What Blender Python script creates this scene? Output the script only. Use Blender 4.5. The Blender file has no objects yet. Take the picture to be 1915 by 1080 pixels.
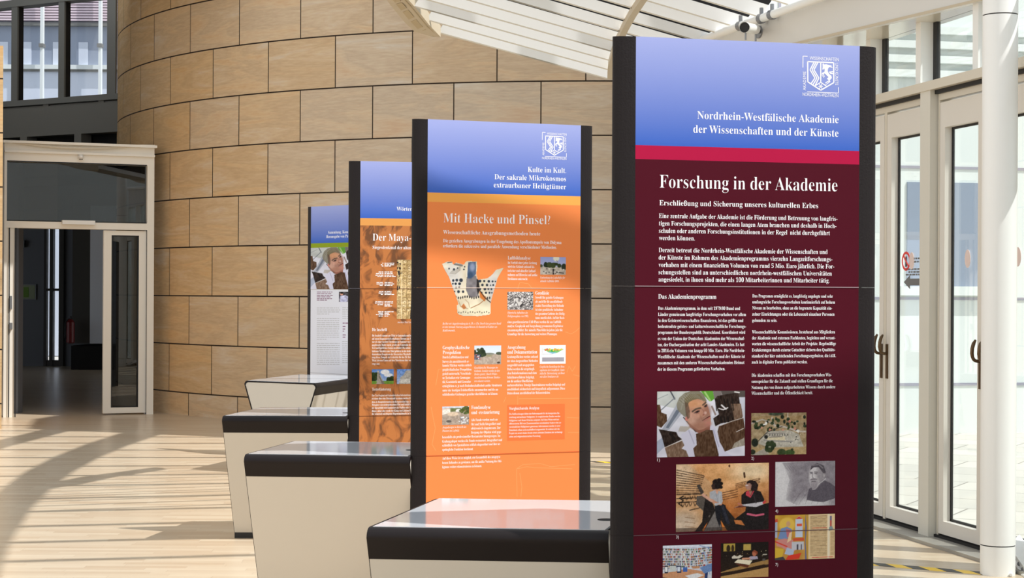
import bpy, bmesh, math, random
import numpy as np
from mathutils import Vector, Matrix

random.seed(7)
SC = bpy.context.scene
COL = SC.collection

# ------------------------------------------------------------------ camera
F, CX, CY, ROLL, EYE = 3270.0, 960.0, 548.0, 0.005, 1.5
cam = bpy.data.cameras.new('camera')
cam.sensor_width = 36.0
cam.lens = F / 1915.0 * 36.0
cam.shift_x = (957.5 - CX) / 1915.0
cam.shift_y = (CY - 540.0) / 1915.0
cam.clip_start, cam.clip_end = 0.05, 300
camo = bpy.data.objects.new('camera', cam)
COL.objects.link(camo)
camo.matrix_world = Matrix.Translation((0, 0, EYE)) @ Matrix.Rotation(math.pi / 2, 4, 'X') @ Matrix.Rotation(ROLL, 4, 'Z')
SC.camera = camo
SC.view_settings.view_transform = 'Standard'
SC.view_settings.look = 'None'
SC.view_settings.exposure = 0.0
SC.view_settings.gamma = 1.0
SC.view_settings.use_curve_mapping = False

# ------------------------------------------------------------------ daylight
SUN = Vector((-0.663, 0.271, -1.0)).normalized()
sl = bpy.data.lights.new('sun', 'SUN')
sl.energy, sl.angle, sl.color = 4.4, math.radians(0.6), (1.0, 0.975, 0.94)
so = bpy.data.objects.new('sun', sl)
COL.objects.link(so)
so.location = (10, -8, 14)
so.rotation_euler = SUN.to_track_quat('-Z', 'Y').to_euler()
w = bpy.data.worlds.new('sky')
SC.world = w
w.use_nodes = True
w.node_tree.nodes['Background'].inputs[0].default_value = (0.86, 0.93, 1.0, 1)
w.node_tree.nodes['Background'].inputs[1].default_value = 1.02


# ------------------------------------------------------------------ pixels to places
def ray(px, py):
    dx, dy = px - CX, py - CY
    c, s = math.cos(ROLL), math.sin(ROLL)
    return Vector(((dx * c + dy * s) / F, 1.0, -(-dx * s + dy * c) / F))
def at_depth(px, py, Y):
    return Vector((0, 0, EYE)) + ray(px, py) * Y
def at_height(px, py, z=0.0):
    r = ray(px, py)
    return Vector((0, 0, EYE)) + r * ((z - EYE) / r.z)
class Plane:
    """vertical plane through a (at u=0) towards b; u along it, depth inwards is -normal"""
    def __init__(s, a, b):
        s.o = Vector((a[0], a[1], 0)); d = Vector((b[0] - a[0], b[1] - a[1], 0)); s.w = d.length
        s.t = d.normalized(); s.n = Vector((s.t.y, -s.t.x, 0))     # n looks to the right-hand side of t: towards the camera
    def hit(s, px, py, off=0.0):
        r = ray(px, py); o = Vector((0, 0, EYE))
        q = s.o + s.n * off
        k = (q - o).dot(s.n) / r.dot(s.n)
        p = o + r * k
        return (p - s.o).dot(s.t), p.z
    def pt(s, u, z, off=0.0):
        p = s.o + s.t * u + s.n * off
        return Vector((p.x, p.y, z))


# ------------------------------------------------------------------ materials
def lin(c):
    return tuple(((x / 255) / 12.92 if x <= 10 else ((x / 255 + 0.055) / 1.055) ** 2.4) for x in c)
def mat(name, rgb, rough=0.5, spec=0.5, metal=0.0, bump=None, noise=None, coat=0.0, emit=0.0):
    m = bpy.data.materials.new(name); m.use_nodes = True
    nt = m.node_tree; b = nt.nodes['Principled BSDF']
    c = lin(rgb)
    b.inputs['Base Color'].default_value = (*c, 1)
    b.inputs['Roughness'].default_value = rough
    b.inputs['Specular IOR Level'].default_value = spec
    b.inputs['Metallic'].default_value = metal
    b.inputs['Coat Weight'].default_value = coat
    if emit:
        b.inputs['Emission Color'].default_value = (*c, 1); b.inputs['Emission Strength'].default_value = emit
    if bump or noise:
        tc = nt.nodes.new('ShaderNodeTexCoord'); n = nt.nodes.new('ShaderNodeTexNoise')
        n.inputs['Scale'].default_value = (bump or noise)[0]; n.inputs['Detail'].default_value = 4
        nt.links.new(tc.outputs['Object'], n.inputs['Vector'])
        if bump:
            bp = nt.nodes.new('ShaderNodeBump'); bp.inputs['Strength'].default_value = bump[1]; bp.inputs['Distance'].default_value = 0.002
            nt.links.new(n.outputs['Fac'], bp.inputs['Height']); nt.links.new(bp.outputs['Normal'], b.inputs['Normal'])
        if noise:
            mx = nt.nodes.new('ShaderNodeMix'); mx.data_type = 'RGBA'
            mx.inputs[6].default_value = (*[x * (1 - noise[1]) for x in c], 1); mx.inputs[7].default_value = (*[min(1, x * (1 + noise[1])) for x in c], 1)
            nt.links.new(n.outputs['Fac'], mx.inputs[0]); nt.links.new(mx.outputs[2], b.inputs['Base Color'])
    return m
def glass(name, tint, refl=1.0, rough=0.0, body=0.0, bodycol=(200, 220, 215)):
    """clear sheet: straight-through light plus a Fresnel mirror"""
    m = bpy.data.materials.new(name); m.use_nodes = True
    nt = m.node_tree; nt.nodes.clear()
    out = nt.nodes.new('ShaderNodeOutputMaterial'); tr = nt.nodes.new('ShaderNodeBsdfTransparent'); gl = nt.nodes.new('ShaderNodeBsdfGlossy')
    fr = nt.nodes.new('ShaderNodeFresnel'); mx = nt.nodes.new('ShaderNodeMixShader'); mu = nt.nodes.new('ShaderNodeMath'); mu.operation = 'MULTIPLY'
    tr.inputs[0].default_value = (*lin(tint), 1); gl.inputs['Roughness'].default_value = rough; gl.inputs[0].default_value = (1, 1, 1, 1)
    fr.inputs[0].default_value = 1.5; mu.inputs[1].default_value = refl
    ge = nt.nodes.new('ShaderNodeNewGeometry'); io = nt.nodes.new('ShaderNodeMath'); io.operation = 'MULTIPLY_ADD'
    io.inputs[1].default_value = 1 / 1.5 - 1.5; io.inputs[2].default_value = 1.5          # same reflectance on both faces of the sheet
    nt.links.new(ge.outputs['Backfacing'], io.inputs[0]); nt.links.new(io.outputs[0], fr.inputs[0])
    nt.links.new(fr.outputs[0], mu.inputs[0]); nt.links.new(mu.outputs[0], mx.inputs[0])
    src = tr
    if body:
        df = nt.nodes.new('ShaderNodeBsdfDiffuse'); df.inputs[0].default_value = (*lin(bodycol), 1)
        m2 = nt.nodes.new('ShaderNodeMixShader'); m2.inputs[0].default_value = body
        nt.links.new(tr.outputs[0], m2.inputs[1]); nt.links.new(df.outputs[0], m2.inputs[2]); src = m2
    nt.links.new(src.outputs[0], mx.inputs[1]); nt.links.new(gl.outputs[0], mx.inputs[2]); nt.links.new(mx.outputs[0], out.inputs[0])
    return m
def print_mat(name, rough=0.5, spec=0.14):
    """printed surface: ink colour comes from the mesh's own 'ink' colours"""
    m = bpy.data.materials.new(name); m.use_nodes = True
    nt = m.node_tree; b = nt.nodes['Principled BSDF']
    a = nt.nodes.new('ShaderNodeAttribute'); a.attribute_name = 'ink'
    nt.links.new(a.outputs['Color'], b.inputs['Base Color'])
    b.inputs['Roughness'].default_value = rough; b.inputs['Specular IOR Level'].default_value = spec
    return m
def N(nt, t, **k):
    n = nt.nodes.new(t)
    for a, v in k.items(): setattr(n, a, v)
    return n
def math_node(nt, op, a, b=None):
    n = nt.nodes.new('ShaderNodeMath'); n.operation = op
    for i, v in enumerate((a, b)):
        if v is None: continue
        if isinstance(v, (int, float)): n.inputs[i].default_value = v
        else: nt.links.new(v, n.inputs[i])
    return n.outputs[0]

def stone_mat():
    m = bpy.data.materials.new('sandstone'); m.use_nodes = True
    nt = m.node_tree; L = nt.links; b = nt.nodes['Principled BSDF']
    uv = N(nt, 'ShaderNodeUVMap'); uv.uv_map = 'UVMap'
    sp = N(nt, 'ShaderNodeSeparateXYZ'); L.new(uv.outputs[0], sp.inputs[0])
    row = math_node(nt, 'FLOOR', sp.outputs[1])
    odd = math_node(nt, 'MULTIPLY', math_node(nt, 'PINGPONG', row, 1.0), 0.5)
    uu = math_node(nt, 'ADD', sp.outputs[0], odd)
    col = math_node(nt, 'FLOOR', uu)
    fu = math_node(nt, 'SUBTRACT', uu, col); fv = math_node(nt, 'SUBTRACT', sp.outputs[1], row)
    du = math_node(nt, 'MINIMUM', fu, math_node(nt, 'SUBTRACT', 1.0, fu))
    dv = math_node(nt, 'MINIMUM', fv, math_node(nt, 'SUBTRACT', 1.0, fv))
    ju = math_node(nt, 'GREATER_THAN', 0.0065, du); jv = math_node(nt, 'GREATER_THAN', 0.013, dv)
    joint = math_node(nt, 'MAXIMUM', ju, jv)
    cell = N(nt, 'ShaderNodeCombineXYZ'); L.new(col, cell.inputs[0]); L.new(row, cell.inputs[1])
    wn = N(nt, 'ShaderNodeTexWhiteNoise'); wn.noise_dimensions = '2D'; L.new(cell.outputs[0], wn.inputs['Vector'])
    # bedding: stretched noise with its own shift in every block
    v = N(nt, 'ShaderNodeCombineXYZ')
    L.new(math_node(nt, 'ADD', math_node(nt, 'MULTIPLY', uu, 0.9), math_node(nt, 'MULTIPLY', wn.outputs['Value'], 40.0)), v.inputs[0])
    L.new(math_node(nt, 'ADD', math_node(nt, 'MULTIPLY', sp.outputs[1], 3.2), math_node(nt, 'MULTIPLY', wn.outputs['Value'], 17.0)), v.inputs[1])
    n1 = N(nt, 'ShaderNodeTexNoise'); n1.inputs['Scale'].default_value = 0.8; n1.inputs['Detail'].default_value = 8; n1.inputs['Roughness'].default_value = 0.6; n1.inputs['Distortion'].default_value = 0.9
    L.new(v.outputs[0], n1.inputs['Vector'])
    n2 = N(nt, 'ShaderNodeTexNoise'); n2.inputs['Scale'].default_value = 9; n2.inputs['Detail'].default_value = 5
    L.new(v.outputs[0], n2.inputs['Vector'])
    r1 = N(nt, 'ShaderNodeValToRGB'); e = r1.color_ramp.elements
    e[0].position, e[0].color = 0.28, (*lin((212, 164, 108)), 1); e[1].position, e[1].color = 0.70, (*lin((218, 204, 184)), 1)
    x = e.new(0.42); x.color = (*lin((218, 186, 142)), 1)
    x = e.new(0.5); x.color = (*lin((196, 166, 128)), 1)
    x = e.new(0.58); x.color = (*lin((212, 184, 146)), 1)
    L.new(n1.outputs['Fac'], r1.inputs[0])
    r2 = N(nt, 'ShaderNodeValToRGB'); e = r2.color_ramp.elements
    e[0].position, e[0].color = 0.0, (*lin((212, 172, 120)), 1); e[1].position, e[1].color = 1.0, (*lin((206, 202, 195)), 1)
    # ochre left, grey right: warm bounce and skylight painted in, plus own block variation
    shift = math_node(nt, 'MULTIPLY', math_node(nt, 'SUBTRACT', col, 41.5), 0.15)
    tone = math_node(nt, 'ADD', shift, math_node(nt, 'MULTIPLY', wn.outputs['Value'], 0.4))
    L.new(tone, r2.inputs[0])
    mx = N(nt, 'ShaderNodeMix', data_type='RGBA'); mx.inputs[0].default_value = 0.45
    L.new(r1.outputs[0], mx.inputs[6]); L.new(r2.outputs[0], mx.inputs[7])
    m2 = N(nt, 'ShaderNodeMix', data_type='RGBA', blend_type='OVERLAY'); m2.inputs[0].default_value = 0.22
    L.new(mx.outputs[2], m2.inputs[6]); L.new(n2.outputs['Fac'], m2.inputs[7])
    m3 = N(nt, 'ShaderNodeMix', data_type='RGBA'); L.new(joint, m3.inputs[0]); L.new(m2.outputs[2], m3.inputs[6]); m3.inputs[7].default_value = (*lin((46, 34, 24)), 1)
    L.new(m3.outputs[2], b.inputs['Base Color'])
    b.inputs['Roughness'].default_value = 0.75; b.inputs['Specular IOR Level'].default_value = 0.25
    bp = N(nt, 'ShaderNodeBump'); bp.inputs['Strength'].default_value = 0.6; bp.inputs['Distance'].default_value = 0.012
    h = math_node(nt, 'ADD', math_node(nt, 'SUBTRACT', 1.0, joint), math_node(nt, 'MULTIPLY', n2.outputs['Fac'], 0.12))
    L.new(h, bp.inputs['Height']); L.new(bp.outputs['Normal'], b.inputs['Normal'])
    return m

def floor_mat():
    m = bpy.data.materials.new('oak_parquet'); m.use_nodes = True
    nt = m.node_tree; L = nt.links; b = nt.nodes['Principled BSDF']
    tc = N(nt, 'ShaderNodeTexCoord'); sp = N(nt, 'ShaderNodeSeparateXYZ'); L.new(tc.outputs['Object'], sp.inputs[0])
    yy = math_node(nt, 'MULTIPLY', sp.outputs[1], 1 / 0.065)
    row = math_node(nt, 'FLOOR', yy); fy = math_node(nt, 'SUBTRACT', yy, row)
    rn = N(nt, 'ShaderNodeTexWhiteNoise', noise_dimensions='1D'); L.new(row, rn.inputs['W'])
    xx = math_node(nt, 'ADD', math_node(nt, 'MULTIPLY', sp.outputs[0], 1 / 0.55), math_node(nt, 'MULTIPLY', rn.outputs['Value'], 13.0))
    col = math_node(nt, 'FLOOR', xx); fx = math_node(nt, 'SUBTRACT', xx, col)
    cv = N(nt, 'ShaderNodeCombineXYZ'); L.new(col, cv.inputs[0]); L.new(row, cv.inputs[1])
    wn = N(nt, 'ShaderNodeTexWhiteNoise', noise_dimensions='2D'); L.new(cv.outputs[0], wn.inputs['Vector'])
    r = N(nt, 'ShaderNodeValToRGB'); e = r.color_ramp.elements
    e[0].color = (*lin((195, 173, 146)), 1); e[1].color = (*lin((210, 193, 168)), 1)
    L.new(wn.outputs['Value'], r.inputs[0])
    gv = N(nt, 'ShaderNodeCombineXYZ'); L.new(math_node(nt, 'MULTIPLY', xx, 1.2), gv.inputs[0]); L.new(math_node(nt, 'MULTIPLY', yy, 5.0), gv.inputs[1])
    g = N(nt, 'ShaderNodeTexNoise'); g.inputs['Scale'].default_value = 2.0; g.inputs['Detail'].default_value = 4; L.new(gv.outputs[0], g.inputs['Vector'])
    m1 = N(nt, 'ShaderNodeMix', data_type='RGBA', blend_type='OVERLAY'); m1.inputs[0].default_value = 0.18
    L.new(r.outputs[0], m1.inputs[6]); L.new(g.outputs['Fac'], m1.inputs[7])
    j = math_node(nt, 'MAXIMUM', math_node(nt, 'GREATER_THAN', 0.02, fy), math_node(nt, 'GREATER_THAN', 0.004, fx))
    m2 = N(nt, 'ShaderNodeMix', data_type='RGBA'); L.new(math_node(nt, 'MULTIPLY', j, 0.35), m2.inputs[0]); L.new(m1.outputs[2], m2.inputs[6]); m2.inputs[7].default_value = (*lin((120, 92, 64)), 1)
    L.new(m2.outputs[2], b.inputs['Base Color'])
    b.inputs['Roughness'].default_value = 0.28; b.inputs['Specular IOR Level'].default_value = 0.45
    bp = N(nt, 'ShaderNodeBump'); bp.inputs['Strength'].default_value = 0.08; bp.inputs['Distance'].default_value = 0.004
    L.new(g.outputs['Fac'], bp.inputs['Height']); L.new(bp.outputs['Normal'], b.inputs['Normal'])
    return m
def paver_mat():
    m = bpy.data.materials.new('concrete_pavers'); m.use_nodes = True
    nt = m.node_tree; b = nt.nodes['Principled BSDF']; L = nt.links
    tc = N(nt, 'ShaderNodeTexCoord'); br = N(nt, 'ShaderNodeTexBrick'); br.offset = 0.5
    br.inputs['Color1'].default_value = (*lin((206, 202, 194)), 1); br.inputs['Color2'].default_value = (*lin((190, 187, 180)), 1); br.inputs['Mortar'].default_value = (*lin((140, 136, 130)), 1)
    br.inputs['Scale'].default_value = 1.0; br.inputs['Mortar Size'].default_value = 0.008; br.inputs['Brick Width'].default_value = 0.9; br.inputs['Row Height'].default_value = 0.6
    mp = N(nt, 'ShaderNodeMapping'); mp.inputs['Rotation'].default_value = (0, 0, 0.5); L.new(tc.outputs['Object'], mp.inputs[0])
    L.new(mp.outputs[0], br.inputs['Vector']); L.new(br.outputs['Color'], b.inputs['Base Color']); b.inputs['Roughness'].default_value = 0.85
    return m
def carved_mat():
    """brown print of carved wood behind the orange-striped panel's text"""
    m = bpy.data.materials.new('brown_carving_print'); m.use_nodes = True
    nt = m.node_tree; b = nt.nodes['Principled BSDF']; L = nt.links
    tc = N(nt, 'ShaderNodeTexCoord'); mp = N(nt, 'ShaderNodeMapping'); mp.inputs['Scale'].default_value = (2.2, 2.2, 1.5); L.new(tc.outputs['Object'], mp.inputs[0])
    n = N(nt, 'ShaderNodeTexNoise'); n.inputs['Scale'].default_value = 3.4; n.inputs['Detail'].default_value = 3; n.inputs['Distortion'].default_value = 2.6; L.new(mp.outputs[0], n.inputs['Vector'])
    r = N(nt, 'ShaderNodeValToRGB'); e = r.color_ramp.elements
    e[0].position, e[0].color = 0.36, (*lin((112, 70, 40)), 1); e[1].position, e[1].color = 0.52, (*lin((190, 118, 62)), 1)
    x = e.new(0.47); x.color = (*lin((172, 104, 54)), 1)
    L.new(n.outputs['Fac'], r.inputs[0]); L.new(r.outputs[0], b.inputs['Base Color']); b.inputs['Roughness'].default_value = 0.42
    return m

M = dict(
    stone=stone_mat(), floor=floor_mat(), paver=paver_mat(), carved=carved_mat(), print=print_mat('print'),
    leather=mat('dark_brown_edge', (28, 22, 23), 0.55, 0.25, bump=(160, 0.5)),
    seam=mat('pale_edge', (200, 196, 196), 0.5), darkgap=mat('dark_gap', (12, 10, 10), 0.7),
    tbody=mat('cream_laminate', (207, 200, 188), 0.45, 0.4), ttop=mat('pale_gloss_top', (206, 210, 216), 0.07, 0.7),
    tband=mat('dark_brown_band', (24, 17, 17), 0.4, 0.25), black=mat('black_plinth', (20, 18, 18), 0.5), hole=mat('hole', (6, 6, 6), 0.9),
    white=mat('white_paint', (238, 238, 235), 0.4), ivory=mat('ivory_metal', (214, 206, 190), 0.35, 0.5), entrance=mat('entrance_paint', (242, 237, 226), 0.35, 0.5), post=mat('post_paint', (216, 212, 200), 0.35),
    louvre=mat('white_louvre', (245, 246, 246), 0.5), beige=mat('beige_steel', (196, 182, 158), 0.5), edge_beige=mat('louvre_edge', (168, 158, 140), 0.6), darkbar=mat('dark_glazing_bar', (24, 24, 28), 0.6, 0.3),
    fascia=mat('fascia_paint', (214, 211, 205), 0.4, noise=(2.0, 0.05)), soffit=mat('soffit_gloss', (206, 196, 178), 0.12, 0.7),
    column=mat('column_paint', (243, 243, 240), 0.35, 0.5), gasket=mat('black_gasket', (16, 15, 17), 0.5), alu=mat('grey_sill', (150, 146, 138), 0.3, 0.6, noise=(6, 0.15)),
    bronze=mat('bronze_handle', (98, 78, 56), 0.3, 0.6, 0.8), grey=mat('dark_grey_steel', (120, 120, 116), 0.45), spandrel=mat('dark_grey_panel', (118, 116, 110), 0.5),
    clear=glass('door_glass', (250, 253, 252), 0.9), dark_clear=glass('tinted_glass', (150, 154, 156), 1.8), winglass=glass('window_glass', (250, 251, 253), 0.7),
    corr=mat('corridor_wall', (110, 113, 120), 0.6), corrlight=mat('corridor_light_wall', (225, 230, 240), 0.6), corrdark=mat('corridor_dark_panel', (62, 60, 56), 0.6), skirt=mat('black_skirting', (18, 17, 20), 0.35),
    text_white=mat('white_ink', (250, 248, 252), 0.45), text_grey=mat('grey_ink', (186, 184, 187), 0.5), text_dark=mat('purple_ink', (130, 70, 110), 0.5),
    yellow=mat('yellow_tape', (250, 205, 30), 0.4), blacktape=mat('black_tape', (25, 24, 24), 0.4), plastic=mat('white_plastic', (245, 245, 243), 0.3),
    ext=mat('pale_facade_panel', (226, 231, 229), 0.7), doorpaint=mat('door_paint', (220, 214, 204), 0.4), ext_blue=mat('blue_grey_glazing', (150, 160, 178), 0.3), ext_pink=mat('pink_louvre', (228, 208, 216), 0.6), ext_pale=mat('pale_blue_panel', (214, 221, 234), 0.6),
    ext_frame=mat('grey_facade_frame', (160, 158, 172), 0.5), red=mat('sign_red', (222, 60, 52), 0.5), signgrey=mat('sign_grey', (110, 110, 110), 0.5), pink=mat('pale_pink_dot', (226, 204, 196), 0.6),
    exit=mat('exit_green', (60, 130, 100), 0.5, emit=0.3), concrete=mat('roof_soffit', (150, 146, 138), 0.8), steel=mat('grey_metal', (140, 142, 146), 0.3, 0.5, 0.6), brown=mat('dark_floor_mark', (90, 70, 50), 0.6), redpaint=mat('red_cover', (110, 20, 24), 0.4),
)

# ------------------------------------------------------------------ mesh builder
ORG = {}
class G:
    def __init__(s): s.v, s.f, s.m, s.c, s.uv = [], [], [], {}, {}
    def face(s, pts, mi=0, cols=None):
        i = len(s.v); s.v += [Vector(p) for p in pts]; s.f.append(list(range(i, i + len(pts)))); s.m.append(mi)
        if cols: s.c[len(s.f) - 1] = cols
        return s
    def hexa(s, a, b, mi=0):
        """a, b: matching 4-point loops"""
        i = len(s.v); s.v += [Vector(p) for p in list(a) + list(b)]
        n = len(a)
        s.f.append([i + k for k in reversed(range(n))]); s.f.append([i + n + k for k in range(n)])
        for k in range(n): s.f.append([i + k, i + (k + 1) % n, i + n + (k + 1) % n, i + n + k])
        s.m += [mi] * (n + 2); return s
    def prism(s, poly, vec, mi=0):
        vec = Vector(vec); return s.hexa(poly, [Vector(p) + vec for p in poly], mi)
    def box(s, x0, x1, y0, y1, z0, z1, mi=0):
        return s.prism([(x0, y0, z0), (x1, y0, z0), (x1, y1, z0), (x0, y1, z0)], (0, 0, z1 - z0), mi)
    def slab(s, pl, u0, u1, z0, z1, d0, d1, mi=0):
        """box on a vertical plane; d: offsets along the plane's normal"""
        return s.hexa([pl.pt(u0, z0, d0), pl.pt(u1, z0, d0), pl.pt(u1, z1, d0), pl.pt(u0, z1, d0)], [pl.pt(u0, z0, d1), pl.pt(u1, z0, d1), pl.pt(u1, z1, d1), pl.pt(u0, z1, d1)], mi)
    def tube(s, path, r, n=10, mi=0, cap=True):
        path = [Vector(p) for p in path]; rings = []; x = None
        for k, p in enumerate(path):
            t = (path[min(k + 1, len(path) - 1)] - path[max(k - 1, 0)]).normalized()
            if x is None:
                a = Vector((0, 0, 1)) if abs(t.z) < 0.9 else Vector((1, 0, 0)); x = t.cross(a)
            x = (x - t * x.dot(t)).normalized(); y = t.cross(x)
            rr = r[k] if isinstance(r, (list, tuple)) else r
            rings.append([p + (x * math.cos(q) + y * math.sin(q)) * rr for q in [2 * math.pi * j / n for j in range(n)]])
        i = len(s.v)
        for g in rings: s.v += g
        for k in range(len(path) - 1):
            for j in range(n):
                s.f.append([i + k * n + j, i + k * n + (j + 1) % n, i + (k + 1) * n + (j + 1) % n, i + (k + 1) * n + j]); s.m.append(mi)
        if cap:
            s.f.append([i + j for j in range(n)]); s.f.append([i + (len(path) - 1) * n + j for j in reversed(range(n))]); s.m += [mi, mi]
        return s
    def build(s, name, mats, parent=None, smooth=False, origin=None, fix=True):
        me = bpy.data.meshes.new(name)
        o = bpy.data.objects.new(name, me); COL.objects.link(o)
        if parent is not None: org = ORG[parent.name]
        else: org = Vector(origin) if origin is not None else Vector((0, 0, 0))
        me.from_pydata([tuple(p - org) for p in s.v], [], s.f)
        for x in (mats if isinstance(mats, (list, tuple)) else [mats]): me.materials.append(M[x] if isinstance(x, str) else x)
        me.polygons.foreach_set('material_index', s.m)
        if s.uv:
            uvl = me.uv_layers.new(name='UVMap')
            for p in me.polygons:
                if p.index in s.uv:
                    for li, q in zip(p.loop_indices, s.uv[p.index]): uvl.data[li].uv = q
        if s.c:
            ca = me.color_attributes.new('ink', 'FLOAT_COLOR', 'CORNER')
            for p in me.polygons:
                cs = s.c.get(p.index)
                for j, li in enumerate(p.loop_indices):
                    ca.data[li].color = (*(cs[j] if cs else (0.02, 0.02, 0.02)), 1)
        if fix:
            bm = bmesh.new(); bm.from_mesh(me)
            if not s.c and not s.uv: bmesh.ops.remove_doubles(bm, verts=bm.verts, dist=1e-6)
            bmesh.ops.recalc_face_normals(bm, faces=bm.faces)
            bm.to_mesh(me); bm.free()
        if smooth:
            for p in me.polygons: p.use_smooth = True
            try: me.set_sharp_from_angle(angle=math.radians(35))
            except Exception: pass
        me.update()
        if parent is not None: o.parent = parent
        else: o.location = org
        ORG[o.name] = org
        return o
def thing(name, loc, label, cat, group=None):
    o = bpy.data.objects.new(name, None); COL.objects.link(o); o.location = loc; o.empty_display_size = 0.1
    o['label'], o['category'] = label, cat
    if group: o['group'] = group
    ORG[o.name] = Vector(loc); return o
def tag(o, label, cat, group=None):
    o['label'], o['category'] = label, cat
    if group: o['group'] = group
    return o
def struct(o):
    o['kind'] = 'structure'; return o
def struct_root(name, loc):
    o = bpy.data.objects.new(name, None); COL.objects.link(o); o.location = loc; o['kind'] = 'structure'; ORG[o.name] = Vector(loc); return o

# ================================================================== THE SETTING
g = G(); _fx = lambda y: 2.39 - 0.2252 * (y - 11.7) + 0.04
g.face([(-14, -6, 0), (_fx(-6), -6, 0), (_fx(17.8), 17.8, 0), (1.3, 19.2, 0), (2, 22, 0), (2, 36, 0), (-14, 36, 0)])
struct(g.build('floor', 'floor'))

# curved sandstone drum
HC, R_W, XC, YC, A0, DA = 0.588, 6.794, 1.1216, 25.726, -1.0523, 0.0715
Z_LINE = 1.45            # height of one bed joint
def drum(a, z, r=R_W): return Vector((XC + r * math.sin(a), YC - r * math.cos(a), z))
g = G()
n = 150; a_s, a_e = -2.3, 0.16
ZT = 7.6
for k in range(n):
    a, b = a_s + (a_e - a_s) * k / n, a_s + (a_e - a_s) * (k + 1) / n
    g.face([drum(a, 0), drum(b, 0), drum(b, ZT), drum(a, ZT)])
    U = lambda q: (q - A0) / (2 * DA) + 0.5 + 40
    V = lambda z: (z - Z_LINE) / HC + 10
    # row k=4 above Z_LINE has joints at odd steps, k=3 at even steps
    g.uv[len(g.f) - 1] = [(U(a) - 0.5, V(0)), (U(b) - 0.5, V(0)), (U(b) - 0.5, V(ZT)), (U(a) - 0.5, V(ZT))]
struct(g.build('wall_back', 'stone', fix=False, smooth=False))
bpy.data.objects['wall_back'].data.polygons.foreach_set('use_smooth', [True] * n)

# stone pier at the left frame edge
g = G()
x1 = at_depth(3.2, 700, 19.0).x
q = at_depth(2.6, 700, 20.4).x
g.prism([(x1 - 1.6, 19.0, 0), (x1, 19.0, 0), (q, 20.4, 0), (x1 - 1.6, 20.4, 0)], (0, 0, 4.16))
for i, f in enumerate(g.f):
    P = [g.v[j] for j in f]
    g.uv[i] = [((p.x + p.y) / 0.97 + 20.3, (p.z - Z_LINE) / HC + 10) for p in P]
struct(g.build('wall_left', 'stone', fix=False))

# ---- entrance with the transom, left
dl, dr = at_height(5, 779.5), at_height(285, 773.5)
PD = Plane(dl, dr)
ZD = 3.25
def du(px, py=600): return PD.hit(px, py)[0]
def dz(px, py): return PD.hit(px, py)[1]
door1 = struct_root('door_1', (dl.x, dl.y, 0))
g = G()
zt0, zt1 = dz(12, 411), dz(12, 302)          # transom glass
zo = dz(30, 426)                               # top of the opening
W = PD.w
g.slab(PD, 0, du(11), 0, ZD, 0.05, -0.12)
g.slab(PD, du(273), W, 0, ZD, 0.05, -0.12)
g.slab(PD, du(11), du(273), zt1, ZD, 0.05, -0.12)
g.slab(PD, du(11), du(273), zo, zt0, 0.05, -0.12)
g.slab(PD, du(11), du(26), 0, zo, 0.03, -0.12)
g.slab(PD, -0.02, W + 0.02, ZD, ZD + 0.03, 0.12, -1.2)
g.slab(PD, 0, W, ZD - 0.11, ZD - 0.085, 0.085, 0.05)
g.build('frame', 'entrance', door1)
g = G()
for a, b in ((15, 17), (27, 29)): g.slab(PD, du(a), du(b), 0, zo, 0.052, 0.045)
g.slab(PD, du(11), du(272), zt0 - 0.012, zt0, 0.052, 0.0); g.slab(PD, du(11), du(272), zt1, zt1 + 0.012, 0.052, 0.0)
g.build('gasket', 'gasket', door1)
g = G(); g.slab(PD, du(11), du(273), zt0, zt1, -0.03, -0.04); g.build('transom_pane', 'dark_clear', door1)
g = G()
u0, u1, u2, u3 = du(193), du(207.5), du(258.5), du(272.5)
zl0, zl1 = dz(230, 761), dz(230, 440)
g.slab(PD, u0, u1, 0.02, zo - 0.01, 0.02, -0.05); g.slab(PD, u2, u3, 0.02, zo - 0.01, 0.02, -0.05)
g.slab(PD, u1, u2, 0.02, zl0, 0.02, -0.05); g.slab(PD, u1, u2, zl1, zo - 0.01, 0.02, -0.05)
leaf = g.build('leaf', 'entrance', door1)
g = G(); g.slab(PD, u1, u2, zl0, zl1, -0.012, -0.02); g.build('pane', 'dark_clear', leaf)
g = G(); g.slab(PD, u1, u1 + 0.012, zl0, zl1, 0.021, -0.02); g.slab(PD, u2 - 0.012, u2, zl0, zl1, 0.021, -0.02); g.slab(PD, u1, u2, zl0, zl0 + 0.012, 0.021, -0.02); g.slab(PD, u1, u2, zl1 - 0.012, zl1, 0.021, -0.02); g.build('glazing_bead', 'gasket', leaf)
g = G(); g.slab(PD, u3, u3 + 0.012, 0, zo, 0.045, 0.0); g.build('gasket', 'gasket', door1)
g = G(); ul = du(16.5); g.slab(PD, ul, ul + 0.035, dz(18, 615), dz(18, 603), 0.062, 0.03); g.slab(PD, ul + .004, ul + 0.03, dz(18, 577), dz(18, 553), 0.056, 0.03); g.build('lock_plate', 'steel', door1)
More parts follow.
